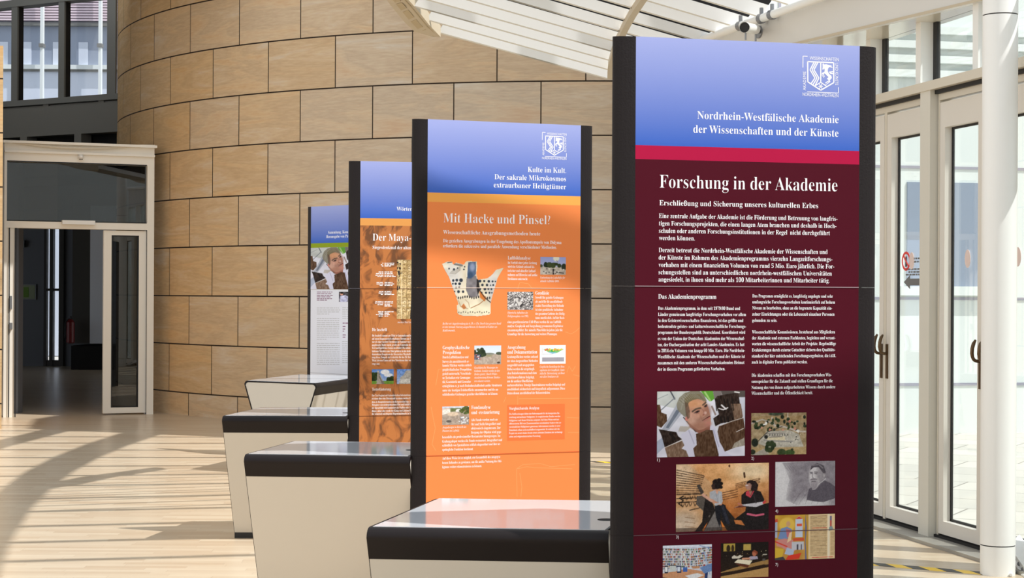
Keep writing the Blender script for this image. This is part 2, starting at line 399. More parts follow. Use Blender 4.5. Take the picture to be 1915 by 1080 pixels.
# door light / closer rail above the opening and the detector on the head
g = G(); g.slab(PD, du(113), du(174), dz(140, 420), dz(140, 412.5), 0.13, 0.05)
o = g.build('strip_lamp', 'white', origin=PD.pt(du(140), zo + 0.05)); tag(o, 'slim white strip lamp over the left doorway', 'lamp')
det = thing('smoke_detector', PD.pt(du(147.5), dz(147, 294), 0.05), 'small white detector dome on the head of the left door frame', 'detector')
c = PD.pt(du(147.5), dz(147, 294), 0.05)
g = G(); g.tube([c, c + PD.n * 0.03], 0.034, 16); g.build('base', 'white', det)
g = G(); g.tube([c + PD.n * 0.03, c + PD.n * 0.07, c + PD.n * 0.085], [0.03, 0.026, 0.012], 16); dm = g.build('dome', 'white', det, smooth=True)
g = G()
for q in (-1, 0, 1): g.tube([c + PD.n * 0.05 + PD.t * (0.016 * q) + Vector((0, 0, -0.03)), c + PD.n * 0.066 + PD.t * (0.016 * q) + Vector((0, 0, -0.031))], 0.005, 8)
g.build('vent', 'black', dm)
g = G()
pth = [PD.pt(W * k / 20, dz(12 + 270 * k / 20, 266 + 9 * k / 20) - 0.0 - 0.10 * math.sin(math.pi * min(1, k / 20 * 1.1)) * (0.6 if k > 0 else 0) + 0.01, 0.09) for k in range(21)]
g.tube(pth, 0.014, 6); tag(g.build('cable', 'ivory', origin=pth[10], smooth=True), 'pale sagging cable along the top of the left door frame', 'cable')

# ---- dark corridor beyond that door
YB = 34.9
def cx_(px, Y): return at_depth(px, 600, Y).x
g = G()
xa, xb = cx_(113, YB), cx_(85, YB)
g.box(-14, xb, YB, YB + 0.2, 0, 4); g.box(xa, 1, YB, YB + 0.2, 0, 4); g.box(xb, xa, YB, YB + 0.2, 2.75, 4)
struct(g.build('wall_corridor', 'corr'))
g = G(); g.box(-14, -13.8, 21.8, 25.5, 0, 3.1); g.box(-14, -13.8, 25.5, YB, 0, 0.3); g.box(-14, -13.8, 32.5, YB, 0.3, 3.1); g.box(-14, PD.o.x - 0.0, 21.4, 21.6, 0, 3.1); struct(g.build('wall_corridor_side', 'corr'))
g = G()
q0, q1 = PD.pt(-0.05, 0, -0.2), PD.pt(W - 0.1, 0, -0.2)
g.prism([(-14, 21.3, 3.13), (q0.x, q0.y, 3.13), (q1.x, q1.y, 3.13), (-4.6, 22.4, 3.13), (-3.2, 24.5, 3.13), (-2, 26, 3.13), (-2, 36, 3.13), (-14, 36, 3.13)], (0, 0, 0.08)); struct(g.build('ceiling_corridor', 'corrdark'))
pil = struct_root('trim_1', (cx_(163, 33.5), 33.5, 0))
g = G(); xp0, xp1, xp2 = cx_(135, 33.4), cx_(168, 33.4), cx_(200, 33.9)
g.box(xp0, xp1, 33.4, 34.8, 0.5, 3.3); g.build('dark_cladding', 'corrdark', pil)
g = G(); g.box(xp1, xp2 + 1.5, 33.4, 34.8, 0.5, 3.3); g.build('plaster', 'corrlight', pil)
g = G(); g.box(xp0 - 0.01, xp2 + 1.5, 33.37, 34.8, 0, 0.46); g.build('skirting', 'skirt', pil)
d2 = struct_root('door_2', (xb, YB, 0))
g = G()
for p0, p1 in ((83, 88), (93.5, 100), (111, 120)): g.box(cx_(p0, YB), cx_(p1, YB), YB - 0.06, YB + 0.1, 0, 2.75)
g.box(xb, xa, YB - 0.05, YB + 0.05, 1.5, 1.55); g.box(xb, xa, YB - 0.05, YB + 0.05, 0, 0.12)
g.build('frame', 'corrdark', d2)
g = G(); g.box(xb, xa, YB + 0.02, YB + 0.03, 0.1, 2.75); g.build('pane', 'winglass', d2)
ex = thing('exit_sign', (cx_(37.5, YB - 0.1), YB - 0.1, 2.9), 'small green exit sign over the dark corridor door', 'sign')
g = G(); a, b = at_depth(30, 462, YB - 0.1), at_depth(45, 449, YB - 0.1); g.box(a.x, b.x, YB - 0.1, YB, a.z, b.z); g.build('housing', 'steel', ex)
g = G(); g.box(a.x + 0.01, b.x - 0.03, YB - 0.11, YB - 0.1, a.z + 0.02, b.z - 0.01); sg = g.build('face', 'exit', ex)
g = G(); cxm = (a.x + b.x) / 2; g.box(cxm - 0.045, cxm - 0.015, YB - 0.115, YB - 0.111, a.z + 0.04, b.z - 0.04); g.box(cxm + 0.0, cxm + 0.03, YB - 0.115, YB - 0.111, a.z + 0.06, b.z - 0.06); g.build('pictogram', 'white', sg)
mp = thing('wall_map', at_depth(53, 570, YB - 0.03), 'pale green framed plan on the corridor wall behind the left doorway', 'picture')
g = G(); a, b = at_depth(40, 560, YB - 0.05), at_depth(67, 531, YB - 0.05); g.box(a.x, b.x, YB - 0.03, YB, a.z, b.z); g.build('frame', 'steel', mp)
g = G(); g.box(a.x + 0.02, b.x - 0.02, YB - 0.035, YB - 0.03, a.z + 0.02, b.z - 0.02); sh = g.build('sheet', mat('map_paper', (150, 160, 130), 0.6), mp)
g = G(); g.box(a.x + 0.04, a.x + 0.14, YB - 0.04, YB - 0.035, a.z + 0.05, b.z - 0.06); g.build('plan', mat('map_green', (110, 150, 50), 0.6), sh)
fx = thing('fire_extinguisher', at_depth(132, 640, 33.2), 'red extinguisher hanging at the dark pillar inside the corridor', 'extinguisher')
p = at_depth(132, 612, 33.2)
g = G(); g.tube([p + Vector((0, 0, -0.3)), p + Vector((0, 0, -0.28)), p + Vector((0, 0, 0.1)), p + Vector((0, 0, 0.16))], [0.05, 0.075, 0.075, 0.03], 14); g.build('cylinder', 'redpaint', fx, smooth=True)
g = G(); g.tube([p + Vector((0, 0, 0.16)), p + Vector((0, 0, 0.22))], 0.02, 8); g.tube([p + Vector((0, 0, 0.2)), p + Vector((-0.1, 0, 0.1)), p + Vector((-0.1, 0, -0.2))], 0.012, 8); g.build('valve', 'black', fx)

# ---- high window wall, upper left
wa = at_depth(199, 176, 24.0)
PW = Plane((wa.x - 0.86 * 9, wa.y + 0.51 * 9), (wa.x + 0.86 * 1.2, wa.y - 0.51 * 1.2))
def pw(px, py, off=0.0): return PW.hit(px, py, off)
win = struct_root('window_1', PW.pt(0, 0))
zs = pw(199, 176)[1]; zr = pw(108, 4)[1]
uR = pw(199, 100)[0]
g = G()
top = 7.4
for a, b in ((21, 32), (109, 120), (200, 216)): g.slab(PW, pw(a, 100)[0], pw(b, 100)[0], zs - 0.05, top, 0.0, -0.03)
wdt = pw(109, 100)[0] - pw(21, 100)[0]
for k in range(1, 5): g.slab(PW, pw(21, 100)[0] - wdt * k, pw(32, 100)[0] - wdt * k, zs - 0.05, top, 0.0, -0.03)
g.slab(PW, 0, PW.w, zs - 0.08, zs, 0.02, -0.2); g.slab(PW, 0, PW.w, zr, zr + 0.1, 0.01, -0.2)
g.build('frame', 'grey', win)
g = G()
for a, b in ((32, 41), (120, 131)): g.slab(PW, pw(a, 100)[0] - 0.03, pw(a, 100)[0] - 0.01, zs, top, -0.03, -0.13)
g.build('fin', 'gasket', win)
g = G(); g.slab(PW, 0, PW.w, zs, top, -0.2, -0.21); g.build('pane', 'winglass', win)
g = G(); z1, z0 = pw(200, 191)[1], pw(200, 247)[1]
g.slab(PW, 0, PW.w, z0, z1, 0.0, -0.2); g.slab(PW, 0, PW.w, zs - 0.16, zs - 0.09, -0.03, -0.2)
for k in range(8): g.slab(PW, PW.w - 0.3 - k * 1.05, PW.w - 0.2 - k * 1.05, z1, zs - 0.08, 0.0, -0.2)
for k in range(8): g.slab(PW, PW.w - 0.75 - k * 1.05, PW.w - 0.62 - k * 1.05, 3.2, z0, 0.0, -0.2)
struct(g.build('trim_2', 'spandrel'))
g = G(); g.slab(PW, 0, PW.w, 3.0, z1, -0.25, -0.4); struct(g.build('wall_upper', 'darkgap'))

# neighbouring building seen through that window
PB = Plane((-22, 40.5), (2, 40.5))
nb = thing('office_building', (-10, 40.5, 0), 'pale office building with pink louvres behind the upper left window', 'building')
def pb(px, py): 
    u, z = PB.hit(px, py); return u, z
zz = [pb(100, y)[1] for y in (300, 134, 122, 49, 43, -30)]
g = G(); g.slab(PB, 0, 24, 0, zz[1], 0, -0.4); g.build('lower_panel', 'ext_pale', nb)
g = G(); g.slab(PB, 0, 24, zz[1], zz[1] + 0.05, 0.05, -0.3); g.slab(PB, 0, 24, zz[3], zz[4], 0.1, -0.3); g.build('dark_rail', 'grey', nb)
g = G(); g.slab(PB, 0, 24, zz[1] + 0.05, zz[2], 0.12, -0.3); g.build('floor_band', 'ext', nb)
g = G(); g.slab(PB, 0, 24, zz[2], zz[3], -0.05, -0.3); bg = g.build('glazing', 'ext_blue', nb)
for px in (8, 52, 110, 158):
    g = G(); u = pb(px - 12, 90)[0]; g.slab(PB, u, u + 0.22, zz[2], pb(100, 78)[1], -0.04, -0.05); g.build('blind', 'ext_pale', bg)

g = G()
for k in range(26): z = zz[4] + 0.04 + k * 0.062; g.slab(PB, 0, 24, z, z + 0.04, 0.12, 0.05)
g.build('louvre', 'ext_pink', nb)
g = G(); g.slab(PB, 0, 24, zz[4], zz[4] + 2.2, 0.0, -0.3); g.build('louvre_backing', 'ext_frame', nb)
for px in (-20, 85, 193, 300):
    u = pb(px, 90)[0]; g = G(); g.slab(PB, u - 0.03, u + 0.035, 0, zz[4] + 2.2, 0.35, 0.22); cc = g.build('column', 'ext', nb)
    z = pb(px, 88)[1]; g = G(); g.slab(PB, u - 0.05, u + 0.055, z - 0.05, z + 0.03, 0.4, 0.2); g.build('clamp', 'grey', cc)

# ---- glazed garden front, right
PF = Plane((2.39 - 0.34 * 3.05, 11.7 + 1.51 * 3.05), (2.73 + 0.34 * 3.4, 10.19 - 1.51 * 3.4))     # runs towards the camera
def fu(px, py=600, off=0.0): return PF.hit(px, py, off)[0]
def fz(px, py, off=0.0): return PF.hit(px, py, off)[1]
Z_HEAD, Z_SOF = 2.74, 3.215
# the sill strip and the track
g = G(); g.slab(PF, 0, PF.w, 0.0, 0.02, 0.17, -0.1); struct(g.build('trim_3', 'alu'))
g = G(); g.slab(PF, 0, PF.w, 0.02, 0.035, 0.012, -0.1); struct(g.build('trim_4', 'darkgap'))
zb = fz(1640, 181)     # bottom of the upper lights
g = G(); g.slab(PF, 0, PF.w, Z_HEAD + 0.02, zb, 0.06, -0.1)
struct(g.build('trim_5', 'ivory'))
g = G(); g.slab(PF, 0, PF.w, Z_HEAD - 0.005, Z_HEAD + 0.02, 0.02, -0.1); struct(g.build('trim_6', 'gasket'))
# posts between pairs of leaves
uP0, uP1 = fu(1717.5, 900, 0.05), fu(1736, 900, 0.05)
MOD = 1.36
uPs = [uP0 + MOD * k for k in range(-3, 5) if 0 < uP0 + MOD * k < PF.w]
K0 = uPs.index(uP0)
ti = 7
for u in uPs:
    g = G(); g.slab(PF, u, u + (uP1 - uP0), 0.0, zb, 0.05, -0.06)
    struct(g.build('trim_%d' % ti, 'post')); ti += 1
# door leaves
def leaf_(name, ua, ub, handle=None, dots=True):
    r = struct_root(name, PF.pt(ua, 0))
    st, zg0, zg1, ztop = 0.066, 0.125, Z_HEAD - 0.215, Z_HEAD - 0.06
    g = G()
    g.slab(PF, ua, ub, ztop + 0.015, Z_HEAD - 0.005, 0.0, -0.08)                # fixed head
    g.slab(PF, ua, ua + 0.018, 0.03, ztop + 0.015, 0.0, -0.08); g.slab(PF, ub - 0.018, ub, 0.03, ztop + 0.015, 0.0, -0.08)
    g.build('frame', 'ivory', r)
    a, b = ua + 0.022, ub - 0.022
    g = G()
    g.slab(PF, a, a + st, 0.045, ztop, 0.0, -0.06); g.slab(PF, b - st, b, 0.045, ztop, 0.0, -0.06)
    g.slab(PF, a + st, b - st, 0.045, zg0, 0.0, -0.06); g.slab(PF, a + st, b - st, zg1, ztop, 0.0, -0.06)
    lf = g.build('leaf', 'doorpaint', r)
    g = G()
    g.slab(PF, a + st, a + st + 0.014, zg0, zg1, -0.045, -0.058); g.slab(PF, b - st - 0.014, b - st, zg0, zg1, -0.045, -0.058)
    g.slab(PF, a + st, b - st, zg0, zg0 + 0.014, -0.045, -0.058); g.slab(PF, a + st, b - st, zg1 - 0.014, zg1, -0.045, -0.058)
    g.build('gasket', 'gasket', lf)
    g = G(); g.slab(PF, a + st, b - st, zg0, zg1, -0.048, -0.054); g.build('pane', 'clear', lf)
    g = G(); g.slab(PF, ua, ub, 0.032, 0.045, -0.01, -0.05); g.build('bottom_gap', 'darkgap', r)
    if dots:
        c = PF.pt((a + b) / 2, 1.72, -0.046); g = G()
        g.prism([c + PF.t * (0.035 * math.cos(q)) + Vector((0, 0, 0.055 * math.sin(q))) for q in [k * math.pi / 10 for k in range(20)]], PF.n * 0.002)
        g.build('marker_dot', 'pink', lf)
    if handle:
        for hu in handle:
            g = G(); g.slab(PF, hu - 0.014, hu + 0.014, 0.955, 1.18, 0.008, 0.0); pl = g.build('handle_plate', 'bronze', lf)
            p0 = PF.pt(hu, 1.118)
            g = G(); s = PF.n; zq = Vector((0, 0, 1))
            path = [p0, p0 + s * 0.022, p0 + s * 0.034 + zq * 0.002, p0 + s * 0.045 + zq * 0.010, p0 + s * 0.052 + zq * 0.024, p0 + s * 0.056 + zq * 0.045, p0 + s * 0.054 + zq * 0.075, p0 + s * 0.046 + zq * 0.102, p0 + s * 0.033 + zq * 0.124]
            g.tube(path, [0.010] * 5 + [0.011] * 3 + [0.006], 10); g.build('handle', 'bronze', pl, smooth=True)
    return r, lf, (a + st, b - st)
pw_ = uP1 - uP0
di = 3
LEAVES = {}
for k, u in enumerate(uPs[:-1]):
    a, b = u + pw_ + 0.012, uPs[k + 1] - 0.012
    m = fu(1655) if k == K0 - 1 else (a + b) / 2
    hs = ([m - 0.045], [m + 0.04])
    for (x0, x1, h) in ((a, m, hs[0]), (m, b, hs[1])):
        nm = 'door_%d' % di
        di += 1
        LEAVES[(k, x0 == a)] = leaf_(nm, x0, x1, h)
# upper lights
g = G()
u1, u2 = fu(1712.5, 120, 0.0), fu(1721.5, 120, 0.0)
dU = fu(1824, 100) - fu(1717, 120)
wi = 2
for k in range(-9, 4):
    a = u1 + dU * k; b = u1 + dU * (k + 1); wd = u2 - u1
    if a < 0 or b > PF.w: continue
    r = struct_root('window_%d' % wi, PF.pt(a, zb)); wi += 1
    g = G(); g.slab(PF, a, a + wd, zb, Z_SOF, 0.0, -0.10); g.slab(PF, a + wd, b, zb, zb + 0.012, 0.0, -0.1); g.build('mullion', 'white', r)
    g = G(); g.slab(PF, a + wd, a + wd + 0.05, zb, Z_SOF, -0.085, -0.11); g.build('gasket', 'gasket', r)
    g = G(); g.slab(PF, a + wd, b, zb, Z_SOF, -0.092, -0.10); g.build('pane', 'clear', r)

# fascia beam, its shiny soffit and the tube on its top edge
la, lb = Vector((2.0, 11.81, 0)), Vector((2.716, 10.15, 0))
ld = (lb - la)
PA = Plane((la - ld * 1.45)[:2], (lb + ld * 1.2)[:2])
def topz(u): return 3.40 + (u - 1.41) * 0.045
us = [PA.w * k / 12 for k in range(13)]
g = G()
for k in range(12):
    a, b = us[k], us[k + 1]
    g.hexa([PA.pt(a, Z_SOF, 0), PA.pt(b, Z_SOF, 0), PA.pt(b, topz(b), 0), PA.pt(a, topz(a), 0)], [PA.pt(a, Z_SOF, -0.06), PA.pt(b, Z_SOF, -0.06), PA.pt(b, topz(b), -0.06), PA.pt(a, topz(a), -0.06)])
struct(g.build('trim_20', 'fascia'))
g = G()
A_, B_ = PA.pt(0, Z_SOF), PA.pt(PA.w * 0.76, Z_SOF)
# where the beam's line meets the glass line
_o = PF.o + PF.n * -0.14; _k = (_o - PA.o).dot(PF.n) / PA.t.dot(PF.n)
g.prism([PA.pt(0, Z_SOF, -0.061), PA.pt(_k - 0.15, Z_SOF, -0.061), PF.pt(0.3, Z_SOF, -0.14)], (0, 0, 0.02)); struct(g.build('trim_21', 'soffit'))
g = G(); g.slab(PA, 0, PA.w, Z_SOF - 0.004, Z_SOF + 0.012, 0.008, 0.0); struct(g.build('trim_22', 'beige'))
rail = thing('handrail', PA.pt(1.41, 3.4, 0.06), 'white round tube running along the top edge of the beam over the doors', 'rail')
g = G(); g.tube([PA.pt(u, topz(u) + 0.01, 0.05) for u in us], 0.03, 14); g.build('tube', 'white', rail, smooth=True)
for px, py in ((1424, 23), (1444, 8), (1385, 45)):
    u, z = PA.hit(px, py, 0.05); c = PA.pt(u, topz(u) + 0.01, 0.05)
    g = G(); g.tube([c - PA.t * 0.02, c + PA.t * 0.02], 0.036, 14); g.tube([c + Vector((0, 0, 0.02)), c + Vector((0, 0, 0.075))], 0.014, 8); g.build('bracket', 'steel', rail)
# spot lamp on the fascia
u, z = PA.hit(1420, 60, 0.0)
pc = PA.pt(u, z, 0.0)
spl = thing('spotlight', pc, 'small white tubular spotlight on the beam behind the tallest panel', 'spotlight')
c0 = at_depth(1413, 55, 12.3); c1 = at_depth(1392, 51, 11.95)
dirn = (c1 - c0).normalized()
g = G(); g.tube([c0 - dirn * 0.03, c0, c1], [0.02, 0.034, 0.036], 18, cap=False); g.build('barrel', 'white', spl, smooth=True)
g = G(); g.tube([c1 - dirn * 0.02, c1 - dirn * 0.019], 0.033, 18); g.build('lens', 'black', spl)
g = G(); g.tube([c0 - dirn * 0.02, pc], 0.014, 8); g.tube([pc, pc + PA.n * 0.012], 0.045, 14); g.build('bracket', 'steel', spl)
for q in (c0, c1 - dirn * 0.04): 
    g = G(); g.tube([q + Vector((0, 0, -0.03)), q + Vector((0, 0, -0.085))], 0.007, 6); g.build('stud', 'steel', spl)

# column
cb = at_height(1866.5, 1078)
cq = at_depth(1868, 600, cb.y + 0.095); cc = Vector((cq.x, cq.y, 0)); rc = 0.0935
col_ = struct_root('trim_23', cc)
z1, z2 = at_depth(1866, 1017.5, cc.y).z, at_depth(1866, 29, cc.y).z
for i, (a, b, r) in enumerate(((0, z1 - 0.003, rc - 0.001), (z1 + 0.003, z2 - 0.003, rc), (z2 + 0.003, 6.2, rc))):
    g = G(); g.tube([cc + Vector((0, 0, a)), cc + Vector((0, 0, b))], r, 48); g.build('shaft', 'column', col_, smooth=True)
g = G()
for z in (z1, z2): g.tube([cc + Vector((0, 0, z - 0.003)), cc + Vector((0, 0, z + 0.003))], rc - 0.003, 40)
g.build('joint', 'darkgap', col_)

# unseen wall added to keep sun off the drum; then other walls and the roof over the back
g = G()
y0_, y1_ = 16.3, 17.75
fx_ = lambda y: 2.39 - 0.2252 * (y - 11.7)
g.prism([(fx_(y0_), y0_, 0), (fx_(y1_), y1_, 0), (fx_(y1_) + 0.2, 19.0, 0), (fx_(y1_) + 0.5, 19.0, 0), (fx_(y1_) + 0.3, y1_, 0), (fx_(y0_) + 0.25, y0_, 0)], (0, 0, 10)); struct(g.build('wall_right', 'white'))
g = G(); g.box(-9.2, -9.0, -6, 11.5, 0, 6.0); g.box(-9.2, -9.0, 20.2, 21.0, 0, 6.0); struct(g.build('wall_side', 'white'))
g = G(); g.box(-9.2, 6.0, -6.2, -6.0, 0, 2.2); struct(g.build('wall_front', 'white'))
g = G(); g.prism([(-9.2, 19.6, 5.3), (-4.0, 19.6, 5.3), (-3.0, 20.2, 5.3), (-2.0, 20.9, 5.3), (-2.0, 22.8, 5.3), (-9.2, 22.8, 5.3)], (0, 0, 0.2)); g.box(-16, -2, 22.8, 30, 8.2, 8.4); struct(g.build('ceiling', 'concrete'))
g = G(); g.box(-9.2, -9.0, 21.0, 30, 3.3, 6.0); struct(g.build('wall_gallery', 'white'))
# garden side
g = G(); g.face([(1.9, 18.9, -0.03), (PF.pt(0, 0).x, PF.pt(0, 0).y, -0.03), (PF.pt(PF.w, 0).x + 0.02, PF.pt(PF.w, 0).y, -0.03), (6, -6, -0.03), (30, -6, -0.03), (30, 40, -0.03), (1.9, 40, -0.03)])
g.face([(-24, 36.2, -0.02), (1.9, 36.2, -0.02), (1.9, 46, -0.02), (-24, 46, -0.02)])
struct(g.build('trim_24', 'paver'))
PX = Plane((1.3, 18.7), (14, 21.25))
eb = thing('white_building', (6, 22, 0), 'white panelled building across the paved court outside the glass doors', 'building')
g = G(); g.slab(PX, 0.6, 12.9, -0.03, 9, 0, -0.3); g.build('wall', 'ext', eb)
g = G()
for z in (0.5, 1.45, 2.9, 3.6, 5.0): g.slab(PX, 0.6, 13, z, z + 0.03, 0.012, 0)
for k in range(14): g.slab(PX, 0.7 + k * 0.9, 0.725 + k * 0.9, 0, 9, 0.012, 0)
g.build('joint', 'ext_frame', eb)
for k in range(6):
    g = G(); g.slab(PX, 1.1 + k * 2.0, 2.3 + k * 2.0, 1.6, 2.75, 0.02, -0.02); wn = g.build('window', 'ext_blue', eb)
    g = G(); g.slab(PX, 1.0 + k * 2.0, 2.4 + k * 2.0, 1.5, 1.6, 0.09, 0.0); g.build('sill', 'ext', wn)
for k in range(4):
    g = G(); g.slab(PX, 0.6, 13, 3.9 + k * 0.16, 3.98 + k * 0.16, 0.10, 0.02); g.build('louvre', 'ext', eb)

# ---- white louvred canopy
D_S = Vector((1, 0.45, -0.205))
E_UP = (-SUN + Vector((0.0, 0.16, 0.0))).normalized()
can = thing('louvred_canopy', (1.0, 12.5, 3.6), 'white louvred ceiling canopy hanging above the panels in front of the stone drum', 'canopy')
Y1140 = [149, 132, 114, 96, 76, 54, 30, 4, -18, -51, -92, -140]
ZS = [14.5, 14.2, 13.9, 13.6, 13.3, 13.0, 12.75, 12.5, 12.33, 11.98, 11.65, 11.3]
WPX = [17, 17, 17, 17, 17.5, 18, 19, 19.5, 23, 25, 27, 30]
GAP = [0, 1, 2, 4.5, 6, 8, 9.5, 10, 13, 16, 17, 18]
def pix(p):
    X, Y, Z = p.x / p.y * F, p.y, -(p.z - EYE) / p.y * F
    c, s = math.cos(ROLL), math.sin(ROLL)
    return CX + X * c - Z * s, CY + X * s + Z * c
ends_l, ends_r, anchors = [], [], []
def solve(P, cond):
    """walk along D_S from P until cond(pixel) changes sign"""
    lo, hi = None, None
    f0 = cond(*pix(P))
    step = -0.02 if f0 > 0 else 0.02
    t = 0.0
    for _ in range(400):
        t += step
        if cond(*pix(P + D_S * t)) * f0 <= 0: break
    return P + D_S * t
rim_x = lambda y: 764.6 + 60 * y / 68.0
for y, Z in zip(Y1140, ZS):
    P = at_depth(1140, y, Z); anchors.append(P)
    ends_l.append(solve(P, lambda px, py: px - rim_x(py)))
    # right end where the louvre meets the fascia's plane
    k = (PA.o - P).dot(PA.n) / D_S.dot(PA.n)
    ends_r.append(P + D_S * min(k - 0.06 / abs(D_S.dot(PA.n)), 4.5) if k > 0 else P + D_S * 1.5)
for i in range(6, len(Y1140)):      # the upper louvres run on over the tube
    ends_r[i] = solve(anchors[i], lambda px, py: py - (66 - (px - 1352) * 0.4755))
def px_width(P, wpx):
    base = pix(P)[1]; lo, hi = 0.0, 0.6
    for _ in range(40):
        m = (lo + hi) / 2
        if base - pix(P + E_UP * m)[1] < wpx: lo = m
        else: hi = m
    return lo
TW = (D_S.normalized().cross(E_UP)).normalized() * 0.002
for i in range(len(Y1140)):
    P = anchors[i]; l, r = ends_l[i], ends_r[i]
    w1 = px_width(P, WPX[i]); w2 = px_width(P, WPX[i] + GAP[i])
    g = G(); g.hexa([l - TW, r - TW, r - TW + E_UP * w1, l - TW + E_UP * w1], [l + TW, r + TW, r + TW + E_UP * w1, l + TW + E_UP * w1]); b = g.build('louvre', 'louvre', can)
    g = G(); T2 = TW * 2.5; h = Vector((0, 0, 0.011)); g.hexa([l - T2 + h, r - T2 + h, r - T2, l - T2], [l + T2 + h, r + T2 + h, r + T2, l + T2]); g.build('lower_edge', 'edge_beige', b)
    if GAP[i]:
        st = 0.35 if GAP[i] < 6 else 0.0
        q0, q1 = l + E_UP * w1 + D_S * st * 0.2, r + E_UP * w1
        g = G(); g.hexa([q0 - TW, q1 - TW, q1 - TW + E_UP * (w2 - w1), q0 - TW + E_UP * (w2 - w1) * (0.4 if GAP[i] < 4 else 1)], [q0 + TW, q1 + TW, q1 + TW + E_UP * (w2 - w1), q0 + TW + E_UP * (w2 - w1)]); g.build('dark_bar', 'darkbar', b)
    # pale end cheek at the rim
    g = G(); q = l + D_S * 0.10; g.hexa([l, q, q + E_UP * w1, l + E_UP * w1], [l - TW * 3, q - TW * 1.2, q - TW * 1.2 + E_UP * w1, l - TW * 3 + E_UP * w1]); g.build('end_cheek', 'white', b)
# beige rim
outer = [(810, 69), (775, 59), (757, 42), (742, 24), (729, 8), (718, -8), (700, -40), (680, -90)]
inner = [(824, 69), (803, 47), (788, 28), (774, 11), (764, 0), (756, -10), (735, -40), (700, -90)]
dep = [13.85, 13.6, 13.4, 13.25, 13.1, 12.95, 12.6, 12.2]
g = G()
for k in range(len(dep) - 1):
    o0, o1 = at_depth(*outer[k], dep[k] + 0.1), at_depth(*outer[k + 1], dep[k + 1] + 0.1); i0, i1 = at_depth(*inner[k], dep[k] - 0.05), at_depth(*inner[k + 1], dep[k + 1] - 0.05)
    u = Vector((0, 0, 0.09)); g.hexa([o0, o1, i1, i0], [o0 + u, o1 + u, i1 + u, i0 + u])
rim = g.build('rim', 'beige', can)
g = G()
for k in range(len(dep) - 1):
    for (s0, s1, wd) in ((0.30, 0.62, 0.0), (0.82, 0.87, 1)):
        o0, o1 = at_depth(*outer[k], dep[k] + 0.1), at_depth(*outer[k + 1], dep[k + 1] + 0.1); i0, i1 = at_depth(*inner[k], dep[k] - 0.05), at_depth(*inner[k + 1], dep[k + 1] - 0.05)
        a0, a1 = (o0.lerp(o1, 0.12), o0.lerp(o1, 0.88)) if not wd else (o0, o1); b0, b1 = (i0.lerp(i1, 0.12), i0.lerp(i1, 0.88)) if not wd else (i0, i1)
        d = Vector((0, 0, -0.004)); q = [a0.lerp(b0, s0) + d, a1.lerp(b1, s0) + d, a1.lerp(b1, s1) + d, a0.lerp(b0, s1) + d]
        g.hexa(q, [p + Vector((0, 0, 0.003)) for p in q])
g.build('perforated_inset', mat('perforated_beige', (184, 166, 134), 0.6), rim)
# rib under the louvres
ribpx = [(1141, 148), (1143, 125), (1150, 100), (1158, 80), (1170, 55), (1184, 30), (1203, 2), (1222, -25), (1250, -60), (1285, -100)]
ribZ = [14.4, 14.0, 13.6, 13.35, 13.0, 12.75, 12.45, 12.2, 11.9, 11.6]
g = G()
pts = [at_depth(px, py, Z - 0.12) for (px, py), Z in zip(ribpx, ribZ)]
for k in range(len(pts) - 1):
    a, b = pts[k], pts[k + 1]; s = Vector((0.024, 0.012, 0)); u = Vector((0, 0, 0.05))
    g.hexa([a - s, b - s, b + s, a + s], [a - s + u, b - s + u, b + s + u, a + s + u])
g.build('rib', 'beige', can)

# ---- unseen bars and curved beams added overhead to throw the stripes and bands
ZR = 5.0
SH = Vector((-SUN.x / -SUN.z, -SUN.y / -SUN.z, 0))     # shift per metre of height, towards the sun
def up(p, z=ZR):
    return Vector(p) + Vector((SH.x, SH.y, 1)) * (z - p[2])
ys = [(855, 240), (870.8, 240), (888, 240), (906, 240), (928.7, 240), (952.5, 240), (979.5, 240), (1009, 240), (1043.7, 240)]
base = [at_height(x, y) for y, x in ys]
lines = [(p, 0.05 + 0.17 * min(1, i / 4)) for i, p in enumerate(base)]
for j in range(1, 6): lines.append((base[0] + Vector((0, 0.75 * j, 0)), 0.03))
g = G()
for p, sl_ in lines:
    q = up(p); d = Vector((1, sl_, 0))
    a, b = q - d * 3.2, q + d * 4.6
    w = Vector((0, 0.04, 0)); g.hexa([a - w, b - w, b + w, a + w], [a - w + Vector((0, 0, 0.03)), b - w + Vector((0, 0, 0.03)), b + w + Vector((0, 0, 0.03)), a + w + Vector((0, 0, 0.03))])
struct(g.build('trim_25', 'beige'))
def beam(name, pts, wd):
    g = G()
    for a, b, wa, wb in zip(pts[:-1], pts[1:], wd[:-1], wd[1:]):
        t = (b - a).normalized(); s = Vector((t.y, -t.x, 0)); h = Vector((0, 0, 0.12))
        g.hexa([a - s * wa, b - s * wb, b + s * wb, a + s * wa], [a - s * wa + h, b - s * wb + h, b + s * wb + h, a + s * wa + h])
    struct(g.build(name, 'beige'))
band = [(340, 790), (262, 813), (205, 832), (150, 855), (100, 882), (60, 912), (20, 950), (-20, 1010), (-60, 1100)]
beam('trim_26', [up(at_height(*q), 5.2) for q in band], [0.20, 0.19, 0.18, 0.17, 0.16, 0.15, 0.14, 0.13, 0.13])
band2 = [(240, 776), (165, 790), (95, 808), (40, 822), (0, 832), (-60, 850)]
beam('trim_27', [up(at_height(*q), 5.2) for q in band2], [0.13] * 6)
_PB = Plane((-0.391, 7.916), (0.311, 8.176))
beam('trim_28', [up(_PB.pt(*_PB.hit(px, py)), 5.2) for px, py in ((740, 405), (799, 426), (870, 440), (940, 456), (1010, 474), (1086, 500), (1130, 520))], [0.055, 0.05, 0.045, 0.042, 0.042, 0.045, 0.05])

